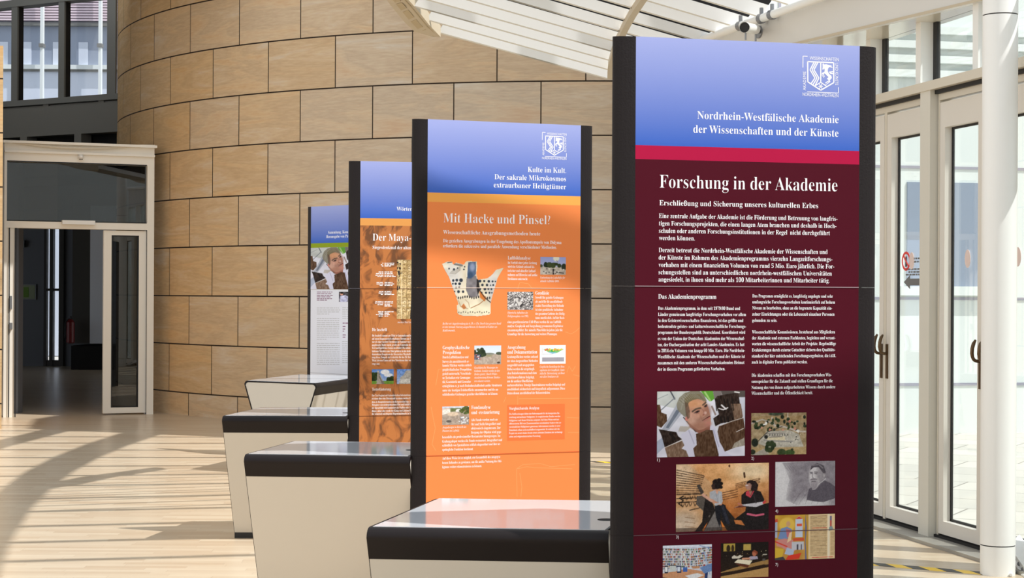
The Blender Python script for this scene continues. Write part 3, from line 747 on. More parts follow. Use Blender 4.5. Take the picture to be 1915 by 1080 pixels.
# ================================================================== LETTERING
def _mesh_of(body, size=1.0, offset=0.0, shear=0.0):
    c = bpy.data.curves.new('glyph', 'FONT'); c.body = body; c.size = size; c.offset = offset; c.shear = shear; c.resolution_u = 2
    o = bpy.data.objects.new('glyph', c); me = bpy.data.meshes.new_from_object(o)
    v = np.zeros(len(me.vertices) * 3); me.vertices.foreach_get('co', v); v = v.reshape(-1, 3)[:, :2]
    f = [list(p.vertices) for p in me.polygons]
    bpy.data.objects.remove(o); bpy.data.curves.remove(c); bpy.data.meshes.remove(me)
    return v, f
SER = {}
def ser(c, st):
    """letters of the serif alphabets: bold upright ('b', 'r') or italic ('i'); 's' stays sans"""
    if st == 's': return c
    base = 0x1D434 if st == 'i' else 0x1D400
    if 'A' <= c <= 'Z': return chr(base + ord(c) - 65)
    if 'a' <= c <= 'z':
        if st == 'i' and c == 'h': return '\u210e'
        return chr(base + 26 + ord(c) - 97)
    if '0' <= c <= '9' and st != 'i': return chr(0x1D7CE + ord(c) - 48)
    return c
OFFS = {'r': -0.011, 'b': -0.006, 'i': 0.0, 's': 0.0}
GL = {}
REF = {}
def ref(st):
    if st not in REF:
        H = ser('H', st); v, f = _mesh_of(H + H, offset=OFFS[st]); v1, f1 = _mesh_of(H, offset=OFFS[st])
        REF[st] = (v[:, 0].max() - v[:, 0].min(), v1[:, 1].max())
    return REF[st]
UML = {'ä': 'a', 'ö': 'o', 'ü': 'u', 'Ä': 'A', 'Ö': 'O', 'Ü': 'U'}
def glyph(ch, st):
    k = (ch, st)
    if k in GL: return GL[k]
    hh, cap = ref(st); H = ser('H', st)
    if ch == ' ':
        GL[k] = (np.zeros((0, 2)), [], 0.26); return GL[k]
    b = UML.get(ch) if st != 's' else None
    c = ser(b or ch, st)
    if ch == 'ß' and st in 'br': c = 'ß'
    v, f = _mesh_of(c, offset=OFFS[st] if c != 'ß' else 0.012)
    w, _ = _mesh_of(H + c + H, offset=OFFS[st]); adv = (w[:, 0].max() - w[:, 0].min()) - hh
    if b:
        xc = (v[:, 0].max() + v[:, 0].min()) / 2; y = v[:, 1].max() + 0.07; r = 0.062
        for s in (-1, 1):
            i = len(v); q = [(xc + s * 0.115 + r * math.cos(a), y + r + r * math.sin(a)) for a in [j * math.pi / 4 for j in range(8)]]
            v = np.vstack([v, np.array(q)]); f = f + [list(range(i, i + 8))]
    GL[k] = (v, f, adv); return GL[k]
def line_geo(txt, st):
    """verts, faces and inked extent of one line at unit size"""
    V, Fc, x, n = [], [], 0.0, 0
    for ch in txt:
        v, f, a = glyph(ch, st)
        if len(v):
            V.append(v + np.array([x, 0])); Fc += [[i + n for i in q] for q in f]; n += len(v)
        x += a
    V = np.vstack(V) if V else np.zeros((0, 2))
    return V, Fc

S = 0.762
class Exhibit:
    """a tall display panel of three boards with rounded dark edges"""
    def __init__(s, a, b, label, zones, seams, group):
        s.pl = Plane(a, b); s.W = s.pl.w
        s.root = thing('display_panel', (a[0], a[1], 0), label, 'display panel', group)
        s.boards, s.txt, s.k = [], {}, 0
        ea, eb = 0.067, 0.025
        for i in range(3):
            z0, z1 = i * S + (0.0003 if i else 0), (i + 1) * S - (0.0003 if i < 2 else 0)
            sec = [(s.W + ea * math.sin(q), -eb + eb * math.cos(q)) for q in [math.pi * j / 14 for j in range(15)]] + [(-ea * math.sin(q), -eb - eb * math.cos(q)) for q in [math.pi * j / 14 for j in range(15)]]
            g = G(); n = len(sec)
            for j in range(n):
                p, q = sec[j], sec[(j + 1) % n]
                if j == n - 1: continue
                g.face([s.pl.pt(p[0], z0, p[1]), s.pl.pt(q[0], z0, q[1]), s.pl.pt(q[0], z1, q[1]), s.pl.pt(p[0], z1, p[1])], 1)
            g.face([s.pl.pt(p[0], z1, p[1]) for p in sec], 1); g.face([s.pl.pt(p[0], z0, p[1]) for p in reversed(sec)], 1)
            for (za, zb_, ca, cb_, mi) in zones:
                lo, hi = max(za, z0), min(zb_, z1)
                if hi <= lo: continue
                def mixc(z):
                    t = (z - za) / (zb_ - za); return tuple(x * (1 - t) + y * t for x, y in zip(lin(ca), lin(cb_)))
                m = 10 if ca != cb_ else 1
                for j in range(m):
                    p, q = lo + (hi - lo) * j / m, lo + (hi - lo) * (j + 1) / m
                    g.face([s.pl.pt(0, p), s.pl.pt(s.W, p), s.pl.pt(s.W, q), s.pl.pt(0, q)], mi, [mixc(p), mixc(p), mixc(q), mixc(q)])
            o = g.build('board', ['print', 'leather', 'carved'], s.root, fix=False)
            bm = bmesh.new(); bm.from_mesh(o.data); bmesh.ops.recalc_face_normals(bm, faces=bm.faces); bm.to_mesh(o.data); bm.free()
            s.boards.append(o)
        for i, c in enumerate(seams):
            z = (i + 1) * S; g = G()
            g.slab(s.pl, 0.0, s.W, z - 0.0011, z + 0.0011, 0.0018, -0.0)
            g.build('joint_strip', mat('joint_strip', c, 0.4), s.boards[i + 1])
    def uz(s, px, py): return s.pl.hit(px, py)
    def board(s, z): return s.boards[min(2, max(0, int(z / S)))]
    def text(s, key, rows, cap, st='b', m='text_white', off=0.0003):
        """rows: (string, x0, x1, y) in photo pixels of the left and right ends and of the baseline; cap: capital height in pixels"""
        for row in rows:
            t, x0, x1, y = row[:4]
            u0, z = s.uz(x0, y); u1, _ = s.uz(x1, y)
            V, Fc = line_geo(t, st)
            if not len(V): continue
            sy = cap * ((s.pl.pt(u0, z).y) / F) / ref(st)[1]
            sx = (u1 - u0) / (V[:, 0].max() - V[:, 0].min())
            U = u0 + (V[:, 0] - V[:, 0].min()) * sx; Zz = z + V[:, 1] * sy
            s._put(key, s.board(z), U, Zz, Fc, m, off)
    def _put(s, key, board, U, Zz, Fc, m, off):
        d = s.txt.setdefault((key, board.name, m), [[], [], 0])
        d[0] += [s.pl.pt(u, z, off) for u, z in zip(U, Zz)]; d[1] += [[i + d[2] for i in q] for q in Fc]; d[2] += len(U)
    def shape(s, key, pts, m='text_white', off=0.0003, px=True):
        q = [s.uz(*p) for p in pts] if px else pts
        U, Zz = [a for a, b in q], [b for a, b in q]
        s._put(key, s.board(sum(Zz) / len(Zz)), U, Zz, [list(range(len(U)))], m, off)
    def bars(s, key, rows, h, m, seed=1, off=0.0003):
        """lines too small to read: broken strokes of word length"""
        rnd = random.Random(seed)
        for x0, x1, y in rows:
            x = x0
            while x < x1:
                l = min(rnd.uniform(2.5, 8.5), x1 - x)
                if l > 1: s.shape(key, [(x, y), (x + l, y), (x + l, y - h), (x, y - h)], m, off)
                x += l + 1.0
    def done(s):
        for (key, bn, m), (v, f, n) in s.txt.items():
            g = G(); g.v = v; g.f = f; g.m = [0] * len(f); g.build(key.split('#')[0], m, bpy.data.objects[bn], fix=False)
    def picture(s, name, cv, x0, y0, x1, y1, off=0.0005, mask=None):
        """hang a painted canvas with corners given in photo pixels (top left, bottom right)"""
        u0, zt = s.uz(x0, y0); u1, zb_ = s.uz(x1, y1)
        h, w_ = cv.a.shape[:2]
        me = bpy.data.meshes.new(name)
        us, zs_ = np.linspace(u0, u1, w_), np.linspace(zt, zb_, h)
        b = s.board((zt + zb_) / 2); org = ORG[b.name]
        o0 = s.pl.pt(0, 0, off) - org; t = s.pl.t
        UU, ZZ = np.meshgrid(us, zs_)
        co = np.stack([o0.x + t.x * UU, o0.y + t.y * UU, o0.z + ZZ], -1).reshape(-1, 3)
        idx = np.arange(h * w_).reshape(h, w_)
        q = np.stack([idx[1:, :-1], idx[1:, 1:], idx[:-1, 1:], idx[:-1, :-1]], -1).reshape(-1, 4)
        if mask is not None:
            mm = (mask[1:, :-1] + mask[1:, 1:] + mask[:-1, 1:] + mask[:-1, :-1]).reshape(-1) > 2.0; q = q[mm]
        me.from_pydata(co.tolist(), [], q.tolist())
        ca = me.color_attributes.new('ink', 'FLOAT_COLOR', 'POINT')
        x = np.clip(cv.a / 255.0, 0, 1); l = np.where(x <= 0.04045, x / 12.92, ((x + 0.055) / 1.055) ** 2.4)
        rgba = np.concatenate([l.reshape(-1, 3), np.ones((h * w_, 1))], 1).astype(np.float32)
        ca.data.foreach_set('color', rgba.ravel())
        me.materials.append(M['print']); me.update()
        o = bpy.data.objects.new(name, me); COL.objects.link(o); o.parent = b; ORG[o.name] = org
        return o

class Canvas:
    def __init__(s, w, h, top, bottom=None):
        s.w, s.h = w, h; yy, xx = np.mgrid[0:h, 0:w]
        s.X, s.Y = (xx + 0.5) / w, (yy + 0.5) / h
        t = s.Y[..., None]; b = bottom or top
        s.a = np.array(top, float) * (1 - t) + np.array(b, float) * t
        s.r = np.random.default_rng(w * 7 + h)
    def _mix(s, m, c, al=1.0):
        c = np.array(c, float); k = (m * al)[..., None]; s.a = s.a * (1 - k) + c * k; return s
    def mask(s, pts):
        m = np.zeros((s.h, s.w)); n = len(pts)
        for sx, sy in ((-.25, -.25), (.25, -.25), (-.25, .25), (.25, .25)):
            X, Y = s.X + sx / s.w, s.Y + sy / s.h; ins = np.zeros((s.h, s.w), bool)
            for i in range(n):
                (x0, y0), (x1, y1) = pts[i], pts[(i + 1) % n]
                if y0 == y1: continue
                c = ((y0 > Y) != (y1 > Y)) & (X < (x1 - x0) * (Y - y0) / (y1 - y0) + x0); ins ^= c
            m += ins * 0.25
        return m
    def poly(s, pts, c, al=1.0): return s._mix(s.mask(pts), c, al)
    def rect(s, x0, y0, x1, y1, c, al=1.0): return s.poly([(x0, y0), (x1, y0), (x1, y1), (x0, y1)], c, al)
    def ell(s, cx, cy, rx, ry, c, al=1.0, soft=0.12, rot=0.0):
        dx, dy = (s.X - cx) * s.w, (s.Y - cy) * s.h; co, si = math.cos(rot), math.sin(rot)
        d = np.sqrt(((dx * co + dy * si) / (rx * s.w)) ** 2 + ((-dx * si + dy * co) / (ry * s.h)) ** 2)
        return s._mix(np.clip((1 + soft - d) / (2 * soft), 0, 1), c, al)
    def line(s, pts, wd, c, al=1.0):
        m = np.zeros((s.h, s.w)); ar = s.w / s.h
        for (x0, y0), (x1, y1) in zip(pts[:-1], pts[1:]):
            ax, ay, bx, by = x0 * s.w, y0 * s.h, x1 * s.w, y1 * s.h; px, py = s.X * s.w, s.Y * s.h
            l = max(1e-6, (bx - ax) ** 2 + (by - ay) ** 2); t = np.clip(((px - ax) * (bx - ax) + (py - ay) * (by - ay)) / l, 0, 1)
            d = np.hypot(px - ax - t * (bx - ax), py - ay - t * (by - ay)); m = np.maximum(m, np.clip(wd * s.w / 2 - d + 0.5, 0, 1))
        return s._mix(m, c, al)
    def field(s, sx, sy):
        n = s.r.random((max(2, int(sy)) + 1, max(2, int(sx)) + 1)); H, Wd = n.shape
        fx, fy = s.X * (Wd - 1.001), s.Y * (H - 1.001); ix, iy = fx.astype(int), fy.astype(int); tx, ty = fx - ix, fy - iy
        tx, ty = tx * tx * (3 - 2 * tx), ty * ty * (3 - 2 * ty)
        ix1, iy1 = np.minimum(ix + 1, Wd - 1), np.minimum(iy + 1, H - 1)
        return (n[iy, ix] * (1 - tx) + n[iy, ix1] * tx) * (1 - ty) + (n[iy1, ix] * (1 - tx) + n[iy1, ix1] * tx) * ty
    def noise(s, amt, sx, sy=None, m=None):
        f = (s.field(sx, sy or sx) - 0.5) * 2 * amt
        if m is not None: f = f * m
        s.a = s.a + f[..., None]; return s
    def speck(s, n, x0, y0, x1, y1, cols, r0, r1, al=1.0):
        for _ in range(n):
            s.ell(x0 + (x1 - x0) * s.r.random(), y0 + (y1 - y0) * s.r.random(), r0 + (r1 - r0) * s.r.random(), (r0 + (r1 - r0) * s.r.random()) * s.w / s.h, cols[int(s.r.integers(len(cols)))], al)
        return s
    def script(s, x0, y0, x1, y1, rows, c, wd=0.006, al=0.8, slope=0.0, seed=3):
        rnd = random.Random(seed)
        for i in range(rows):
            y = y0 + (y1 - y0) * (i + 0.5) / rows; x = x0
            while x < x1:
                l = rnd.uniform(0.01, 0.05); yy = y + slope * (x - x0)
                s.line([(x, yy), (min(x + l, x1), yy + slope * l)], wd * rnd.uniform(0.7, 1.4), c, al); x += l + rnd.uniform(0.004, 0.012)
        return s

# ---------------- the printed pictures
def pic_man(w, h):
    c = Canvas(w, h, (214, 216, 226), (222, 220, 236))
    c.poly([(0, 0), (.34, 0), (.2, .26), (0, .2)], (188, 192, 190)); c.line([(.15, 0), (.2, .12)], .014, (70, 74, 84)); c.line([(.2, .1), (.05, .28)], .012, (120, 126, 134)); c.line([(0, .12), (.12, .05)], .008, (140, 146, 150))
    c.poly([(.22, .2), (.3, .3), (.14, .58), (.04, .62)], (170, 174, 188)); c.poly([(.22, .28), (.26, .3), (.13, .56), (.1, .55)], (112, 120, 136)); c.poly([(.0, .76), (.1, .66), (.12, .8), (0, .95)], (176, 184, 206))
    c.poly([(.26, .53), (.38, .54), (.34, .62), (.24, .61)], (190, 182, 176)); c.noise(9, 12)
    c.poly([(.49, 0), (.63, 0), (.65, .12), (.6, .17), (.55, .1)], (96, 158, 56)); c.line([(.54, .02), (.6, .15)], .02, (160, 200, 120)); c.poly([(.63, 0), (.72, 0), (.74, .1), (.65, .14)], (120, 112, 110)); c.poly([(.72, 0), (1, 0), (1, .11), (.9, .1), (.74, .08)], (86, 78, 74)); c.poly([(.93, .1), (1, .1), (1, .5), (.95, .45)], (206, 208, 222))
    c.poly([(.57, .17), (.66, .14), (.66, .36), (.62, .4)], (226, 226, 238)); c.line([(.62, .24), (.66, .36)], .02, (150, 130, 124))
    # shirt and neck
    c.poly([(.4, .56), (.6, .5), (.6, .64), (.5, .66), (.44, .62)], (150, 96, 80)); c.poly([(.27, .66), (.36, .58), (.46, .66), (.44, .84), (.5, 1), (.34, 1), (.3, .82)], (214, 212, 232)); c.poly([(.6, .5), (.66, .56), (.72, .8), (.8, .95), (.86, 1), (.66, 1), (.62, .7)], (216, 214, 236)); c.line([(.36, .6), (.42, .8)], .01, (176, 174, 200)); c.line([(.64, .6), (.7, .85)], .01, (176, 174, 204))
    c.line([(.3, .4), (.36, .5), (.44, .62)], .012, (50, 44, 46))
    # head
    c.poly([(.22, .2), (.25, .1), (.31, .03), (.38, 0), (.48, .0), (.53, .06), (.56, .15), (.55, .19), (.4, .12), (.36, .2), (.36, .42), (.32, .4), (.27, .34), (.23, .28)], (128, 122, 104)); 
    c.poly([(.31, .14), (.38, .1), (.47, .1), (.54, .16), (.57, .22), (.595, .33), (.61, .42), (.605, .5), (.57, .54), (.53, .58), (.46, .6), (.38, .55), (.345, .46), (.33, .4), (.32, .3)], (188, 138, 116)); c.ell(.4, .19, .085, .07, (206, 150, 108), .8, .5); c.ell(.4, .44, .055, .09, (206, 164, 146), .8, .5); c.ell(.57, .3, .04, .09, (150, 100, 84), .6, .5); c.ell(.47, .53, .08, .05, (166, 118, 100), .7, .5); c.ell(.58, .5, .035, .04, (198, 132, 120), .8, .4)
    c.poly([(.22, .2), (.25, .1), (.31, .03), (.33, .12), (.33, .3), (.35, .4), (.32, .4), (.27, .34)], (138, 134, 120), .9); c.poly([(.3, .1), (.36, .04), (.48, .05), (.55, .16), (.46, .12), (.4, .14), (.36, .17), (.33, .26)], (118, 108, 82)); c.line([(.27, .28), (.3, .12), (.36, .04)], .012, (160, 158, 148), .6)
    c.ell(.335, .42, .018, .035, (206, 132, 120)); c.line([(.4, .315), (.44, .275), (.485, .262)], .016, (84, 66, 56)); c.line([(.52, .215), (.55, .18)], .014, (80, 62, 52)); c.line([(.42, .335), (.455, .31), (.475, .305)], .016, (62, 44, 42)); c.line([(.535, .235), (.56, .21)], .014, (56, 40, 40)); c.line([(.43, .35), (.475, .335)], .007, (150, 92, 80))
    c.line([(.5, .25), (.525, .33), (.55, .34)], .012, (206, 160, 142), .9); c.line([(.52, .365), (.555, .345)], .012, (140, 84, 74)); c.ell(.545, .335, .018, .024, (214, 176, 164), .8); c.line([(.515, .45), (.55, .42), (.597, .385)], .012, (92, 48, 44)); c.line([(.53, .462), (.595, .405)], .012, (196, 112, 106), .8); c.line([(.52, .41), (.58, .365)], .014, (150, 118, 106), .7); c.line([(.49, .38), (.505, .43)], .008, (150, 104, 90), .7)
    for k in range(26):      # hair strands
        t = k / 25; c.line([(.245 + .24 * t, .2 - .17 * math.sin(t * 2.2 + .3)), (.29 + .24 * t, .3 - .2 * math.sin(t * 1.9 + .5))], .006, (96, 90, 74) if k % 2 else (164, 160, 146), .55)
    c.poly([(.31, .17), (.35, .18), (.37, .3), (.37, .4), (.345, .43), (.325, .36)], (92, 74, 62), .75); c.ell(.5, .2, .05, .05, (214, 162, 124), .6, .6); c.ell(.42, .37, .05, .05, (206, 158, 138), .7, .6); c.line([(.47, .275), (.5, .26), (.52, .3), (.53, .34)], .012, (140, 92, 78), .6); c.ell(.452, .318, .022, .016, (70, 48, 44), .9, .4, -.5); c.ell(.55, .232, .018, .014, (60, 42, 42), .9, .4, -.6); c.ell(.455, .317, .007, .009, (24, 18, 20)); c.ell(.551, .231, .006, .008, (24, 18, 20)); c.line([(.4, .31), (.44, .272), (.49, .258)], .018, (92, 76, 62), .85); c.line([(.515, .215), (.55, .175)], .017, (88, 70, 58), .85); c.ell(.5, .44, .06, .035, (158, 118, 104), .6, .6); c.ell(.56, .53, .035, .03, (176, 124, 110), .6, .5); c.poly([(.345, .46), (.4, .53), (.48, .6), (.44, .62), (.37, .55)], (140, 92, 78), .55); c.noise(10, w / 4, h / 4, np.clip(1 - np.hypot((c.X - .45) / .18, (c.Y - .32) / .32), 0, 1))
    # papyrus scraps
    br, dk, lt = (88, 62, 44), (48, 34, 28), (128, 102, 84)
    for p, col in (([(0, .2), (.035, .2), (.05, .32), (.11, .35), (.115, .45), (.05, .55), (0, .52)], br), ([(.02, .57), (.1, .59), (.22, .62), (.24, .68), (.285, .73), (.09, .85), (.05, .66)], dk), ([(.09, .85), (.285, .75), (.31, .82), (.28, .87), (.33, .9), (.36, 1), (.12, 1)], lt), ([(.44, .65), (.5, .63), (.56, .59), (.63, .6), (.65, .72), (.68, .86), (.7, .97), (.7, 1), (.43, 1), (.41, .87), (.45, .82)], br), ([(.65, .13), (.68, .08), (.8, .05), (.92, .03), (.94, .2), (.96, .28), (.97, .42), (.84, .47), (.72, .5), (.66, .54), (.635, .42), (.7, .36)], dk), ([(.84, .2), (.95, .2), (.975, .4), (.88, .46)], lt), ([(.685, .62), (.7, .54), (.84, .47), (.98, .42), (1, .6), (1, .8), (.9, .86), (.77, .93), (.74, .85), (.71, .78)], br), ([(.88, .8), (.99, .72), (1, .84), (.85, .88)], (170, 160, 148))):
        m = c.mask(p); c._mix(m, col); c.noise(22, w / 2, h / 5, m)
    for x in (.66, .7, .76, .8, .85): c.line([(x, .13), (x + .015, .3)], .014, (24, 18, 16), .8)
    for x in (.72, .76, .8): c.line([(x, .4), (x + .01, .48)], .018, (20, 15, 14), .8)
    c.line([(.15, .64), (.2, .72)], .03, (22, 16, 14), .8); c.line([(.73, .22), (.78, .28)], .016, (236, 232, 236)); c.line([(.7, .27), (.75, .29), (.8, .26)], .012, (232, 228, 232)); c.line([(.72, .53), (.85, .465), (.97, .42)], .006, (230, 220, 214)); c.line([(.09, .85), (.2, .79), (.285, .74)], .006, (228, 220, 214)); c.line([(.9, .63), (.98, .58)], .007, (232, 226, 226)); c.line([(.88, .02), (.93, .03)], .014, (230, 228, 226))
    return c
def pic_aerial(w, h):
    c = Canvas(w, h, (150, 128, 96), (176, 156, 122)); c.noise(16, 14); c.ell(.45, .03, .14, .04, (62, 70, 54)); c.rect(0, .08, 1, .2, (166, 138, 98), .7)
    c.line([(.37, .12), (.42, .3), (.6, .34), (.85, .45), (1, .46)], .03, (196, 186, 176)); c.line([(0, .25), (.2, .16), (.4, .25)], .025, (186, 178, 168)); c.line([(.66, 0), (.66, .2)], .015, (206, 196, 186))
    c.speck(34, .02, .1, .98, .42, [(44, 56, 36), (58, 70, 40), (34, 42, 30)], .015, .04); c.speck(8, .05, .2, .95, .5, [(206, 140, 120), (230, 226, 220)], .012, .03)
    c.poly([(.28, .44), (.7, .42), (.86, .52), (.95, .82), (.35, .84), (.12, .72)], (186, 180, 168)); c.noise(20, 26, 22); c.poly([(.3, .58), (.6, .56), (.62, .66), (.27, .66)], (214, 202, 172)); c.line([(.24, .655), (.74, .69)], .025, (150, 146, 142)); c.line([(.28, .49), (.6, .49)], .02, (150, 144, 138)); c.line([(.1, .7), (.3, .45), (.56, .33)], .014, (64, 60, 54)); c.line([(.33, .58), (.56, .57)], .014, (126, 118, 108))
    for k in range(7): c.rect(.33 + k * .045, .5, .345 + k * .045, .55, (96, 92, 88))
    c.speck(18, .6, .48, .9, .78, [(84, 82, 78), (216, 210, 200)], .006, .014)
    c.rect(0, .82, 1, 1, (182, 152, 104), .6); c.poly([(.0, 1), (.24, .84), (.34, .98), (.2, 1)], (170, 162, 150)); c.speck(10, .28, .72, .42, .9, [(40, 52, 32), (52, 64, 38)], .03, .06); c.ell(.07, .7, .06, .1, (32, 38, 28)); c.ell(.27, .57, .035, .045, (40, 40, 38)); c.ell(.55, .94, .08, .08, (54, 68, 38)); c.ell(.7, .95, .09, .07, (62, 82, 42)); c.ell(.03, .92, .05, .06, (38, 46, 32)); c.ell(.74, .88, .025, .03, (56, 62, 40)); c.noise(12, w / 2, h / 2)
    return c
def pic_women(w, h):
    c = Canvas(w, h, (214, 150, 96), (150, 84, 40)); c.ell(.62, .15, .5, .34, (232, 178, 122), .8, .6); c.ell(.82, .12, .2, .14, (250, 226, 190), .9, .6); c.noise(18, 12, 10)
    c.poly([(0, 0), (.14, .02), (.36, .26), (.46, .55), (.3, .98), (0, 1)], (206, 160, 116)); c.ell(.06, .1, .12, .2, (232, 206, 176), .7, .5); c.ell(.08, .86, .16, .16, (206, 190, 174), .8, .5); c.noise(14, 20, 18)
    for k in range(10): c.script(.01, .07 + k * .037, .3 - .006 * k, .1 + k * .037, 1, (58, 40, 28), .008, .8, .32 - .03 * k, k)
    for k in range(3): c.script(.01, .42 + k * .06, .27, .47 + k * .06, 1, (40, 28, 22), .012, .85, -.02 * k, k + 30)
    for (x, y) in ((.03, .5), (.02, .58)): c.line([(x + .05, y - .03), (x + .01, y), (x + .05, y + .04)], .012, (30, 22, 18))
    c.script(.15, .66, .26, .7, 1, (40, 28, 22), .012, .8, -.3, 50); c.script(.1, .75, .2, .95, 3, (120, 80, 50), .008, .5, .2, 51)
    for k in range(4): c.script(.5, .42 + k * .035, .66, .45 + k * .035, 1, (60, 36, 22), .009, .7, -.28, 60 + k)
    for k in range(4): c.script(.64, .3 + k * .022, .9, .32 + k * .022, 1, (70, 42, 24), .008, .7, -.3, 70 + k)
    c.line([(.73, .15), (.735, .21)], .02, (70, 40, 24)); c.ell(.57, .04, .01, .02, (90, 50, 30))
    for k in range(60): c.line([(.01 + .3 * c.r.random(), .05 + .4 * c.r.random())] * 2, .006, (60, 42, 30), .5)
    for (x, y) in ((.06, .6), (.1, .6), (.14, .59), (.19, .59), (.06, .5), (.1, .5), (.15, .49), (.2, .49)): c.line([(x, y - .02), (x + .012, y + .03)], .008, (44, 30, 22), .8); c.line([(x + .02, y + .02), (x + .03, y - .015)], .008, (44, 30, 22), .8)
    c.ell(.7, .55, .1, .18, (186, 110, 52), .4, .6); c.ell(.56, .68, .06, .12, (206, 120, 54), .5, .6)
    # floor and shadows
    c.poly([(.36, .72), (.5, .6), (.62, .8), (.72, .98), (.2, 1)], (38, 32, 30)); c.poly([(.42, .7), (.5, .98), (.3, 1)], (120, 114, 112)); c.poly([(.62, .84), (.78, .68), (1, .6), (1, 1), (.55, 1)], (30, 26, 26)); c.poly([(.62, .84), (.7, .85), (.74, .93), (.64, .9)], (196, 120, 66)); c.poly([(.48, .84), (.55, 1), (.5, 1)], (220, 130, 60)); c.poly([(.28, .98), (.34, .86), (.3, 1)], (210, 120, 56)); c.rect(.0, .94, 1, 1, (40, 30, 28), .5)
    c.poly([(.22, .32), (.25, .3), (.3, .42), (.27, .46)], (70, 62, 58)); c.poly([(.22, .48), (.32, .46), (.4, .62), (.36, .8), (.28, .68), (.22, .6)], (92, 84, 78)); c.poly([(.32, .45), (.4, .6), (.42, .7), (.32, .8), (.28, .86), (.29, .72)], (34, 28, 28))
    # left figure
    c.poly([(.41, .62), (.5, .6), (.53, .62), (.56, .8), (.58, .92), (.52, .88), (.48, .72), (.47, .95), (.43, .8)], (28, 28, 36)); c.line([(.5, .64), (.56, .88)], .03, (44, 46, 58)); c.poly([(.36, .42), (.42, .39), (.49, .42), (.5, .56), (.49, .6), (.42, .63), (.42, .55), (.36, .52)], (176, 178, 186)); c.poly([(.42, .4), (.46, .39), (.44, .46)], (214, 160, 136)); c.line([(.48, .6), (.42, .58), (.38, .54)], .03, (206, 150, 124)); c.line([(.38, .55), (.33, .5), (.29, .46)], .03, (214, 166, 144)); c.line([(.42, .6), (.48, .59)], .02, (190, 192, 200)); c.ell(.415, .345, .03, .05, (206, 152, 128)); c.ell(.44, .31, .05, .07, (28, 20, 20)); c.ell(.43, .27, .04, .04, (34, 24, 24)); c.line([(.385, .325), (.41, .325)], .014, (236, 232, 230)); c.line([(.31, .57), (.34, .66)], .012, (30, 24, 24))
    # right figure
    c.poly([(.7, .48), (.75, .42), (.84, .4), (.91, .43), (.95, .55), (.93, .62), (.95, .8), (.94, 1), (.76, 1), (.74, .75), (.75, .66), (.7, .6)], (32, 26, 28)); c.poly([(.75, .43), (.78, .41), (.8, .5), (.83, .41), (.84, .42), (.8, .52), (.75, .48)], (206, 70, 86)); c.poly([(.78, .42), (.82, .42), (.8, .49)], (170, 110, 96)); c.ell(.78, .345, .036, .055, (176, 134, 120)); c.poly([(.755, .29), (.79, .255), (.85, .27), (.885, .33), (.87, .41), (.83, .42), (.8, .4), (.815, .33), (.79, .3), (.76, .31)], (30, 20, 20)); c.line([(.75, .335), (.77, .335)], .01, (220, 210, 210))
    c.poly([(.62, .66), (.7, .62), (.95, .58), (.94, .62), (.86, .66), (.74, .64)], (200, 196, 204)); c.poly([(.62, .665), (.7, .62), (.76, .655), (.68, .66)], (110, 60, 50)); c.line([(.7, .62), (.67, .6)], .02, (190, 120, 100)); c.line([(.94, .6), (.96, .58)], .02, (210, 60, 70)); c.line([(.77, .76), (.86, .785), (.94, .77)], .022, (206, 96, 124)); 
    for k in range(14): c.ell(.44 + .045 * math.cos(k * 2.4), .3 + .06 * math.sin(k * 1.7), .018, .024, (26, 18, 18) if k % 3 else (58, 40, 36))
    for k in range(8): c.line([(.79 + .01 * k, .27), (.82 + .008 * k, .4)], .006, (58, 40, 38), .5)
    c.line([(.83, .46), (.86, .6)], .012, (70, 64, 70), .6); c.line([(.43, .45), (.45, .58)], .01, (140, 142, 152), .6); c.line([(.47, .44), (.465, .58)], .008, (206, 208, 216), .6); c.noise(10, w / 2, h / 2)
    return c
def pic_beard(w, h):
    c = Canvas(w, h, (208, 204, 210)); c.poly([(.12, .02), (1, 0), (1, 1), (.36, .97), (.18, .85), (.2, .6), (.24, .4)], (142, 136, 144)); c.noise(12, 16, 14); c.ell(.1, .5, .14, .6, (218, 216, 220), .9, .5); c.ell(.6, .95, .3, .13, (214, 212, 216), .9, .5)
    for k in range(16): c.line([(.12 + k * .012, .03), (.2 + k * .014, .18 + .02 * (k % 3))], .006, (128, 122, 130), .6)
    for k in range(26): c.line([(.3 + k * .025, .95 - .06 * (k % 4)), (.4 + k * .025, .72 - .03 * (k % 5))], .007, (120, 114, 122), .5)
    c.poly([(.52, .86), (.56, .62), (.66, .54), (.8, .42), (.92, .5), (1, .58), (1, .84), (.8, .92), (.66, .9)], (92, 86, 96)); c.line([(.72, .52), (.84, .4)], .016, (206, 204, 208)); c.ell(.66, .34, .1, .24, (206, 202, 206), 1, .2); c.ell(.75, .3, .07, .18, (150, 144, 150), .9, .4); c.poly([(.58, .2), (.6, .1), (.7, .05), (.8, .1), (.84, .24), (.82, .34), (.78, .24), (.72, .14), (.64, .14)], (84, 78, 86)); c.line([(.62, .1), (.72, .08), (.79, .16)], .014, (132, 126, 132)); c.ell(.81, .32, .02, .045, (170, 164, 168))
    c.line([(.585, .25), (.615, .25)], .014, (96, 88, 96)); c.line([(.65, .245), (.7, .25)], .014, (96, 88, 96)); c.line([(.59, .275), (.612, .28)], .012, (60, 54, 62)); c.line([(.655, .28), (.69, .285)], .012, (60, 54, 62)); c.line([(.625, .26), (.615, .36), (.635, .375)], .01, (128, 120, 128)); c.ell(.64, .42, .06, .035, (120, 112, 120)); c.poly([(.58, .42), (.72, .42), (.72, .54), (.68, .63), (.62, .64), (.585, .54)], (176, 170, 176)); c.line([(.61, .45), (.67, .45)], .012, (80, 72, 80))
    for k in range(8): c.line([(.6 + k * .014, .46), (.605 + k * .011, .62)], .006, (112, 104, 112), .7)
    c.noise(9, w / 2, h / 2); return c
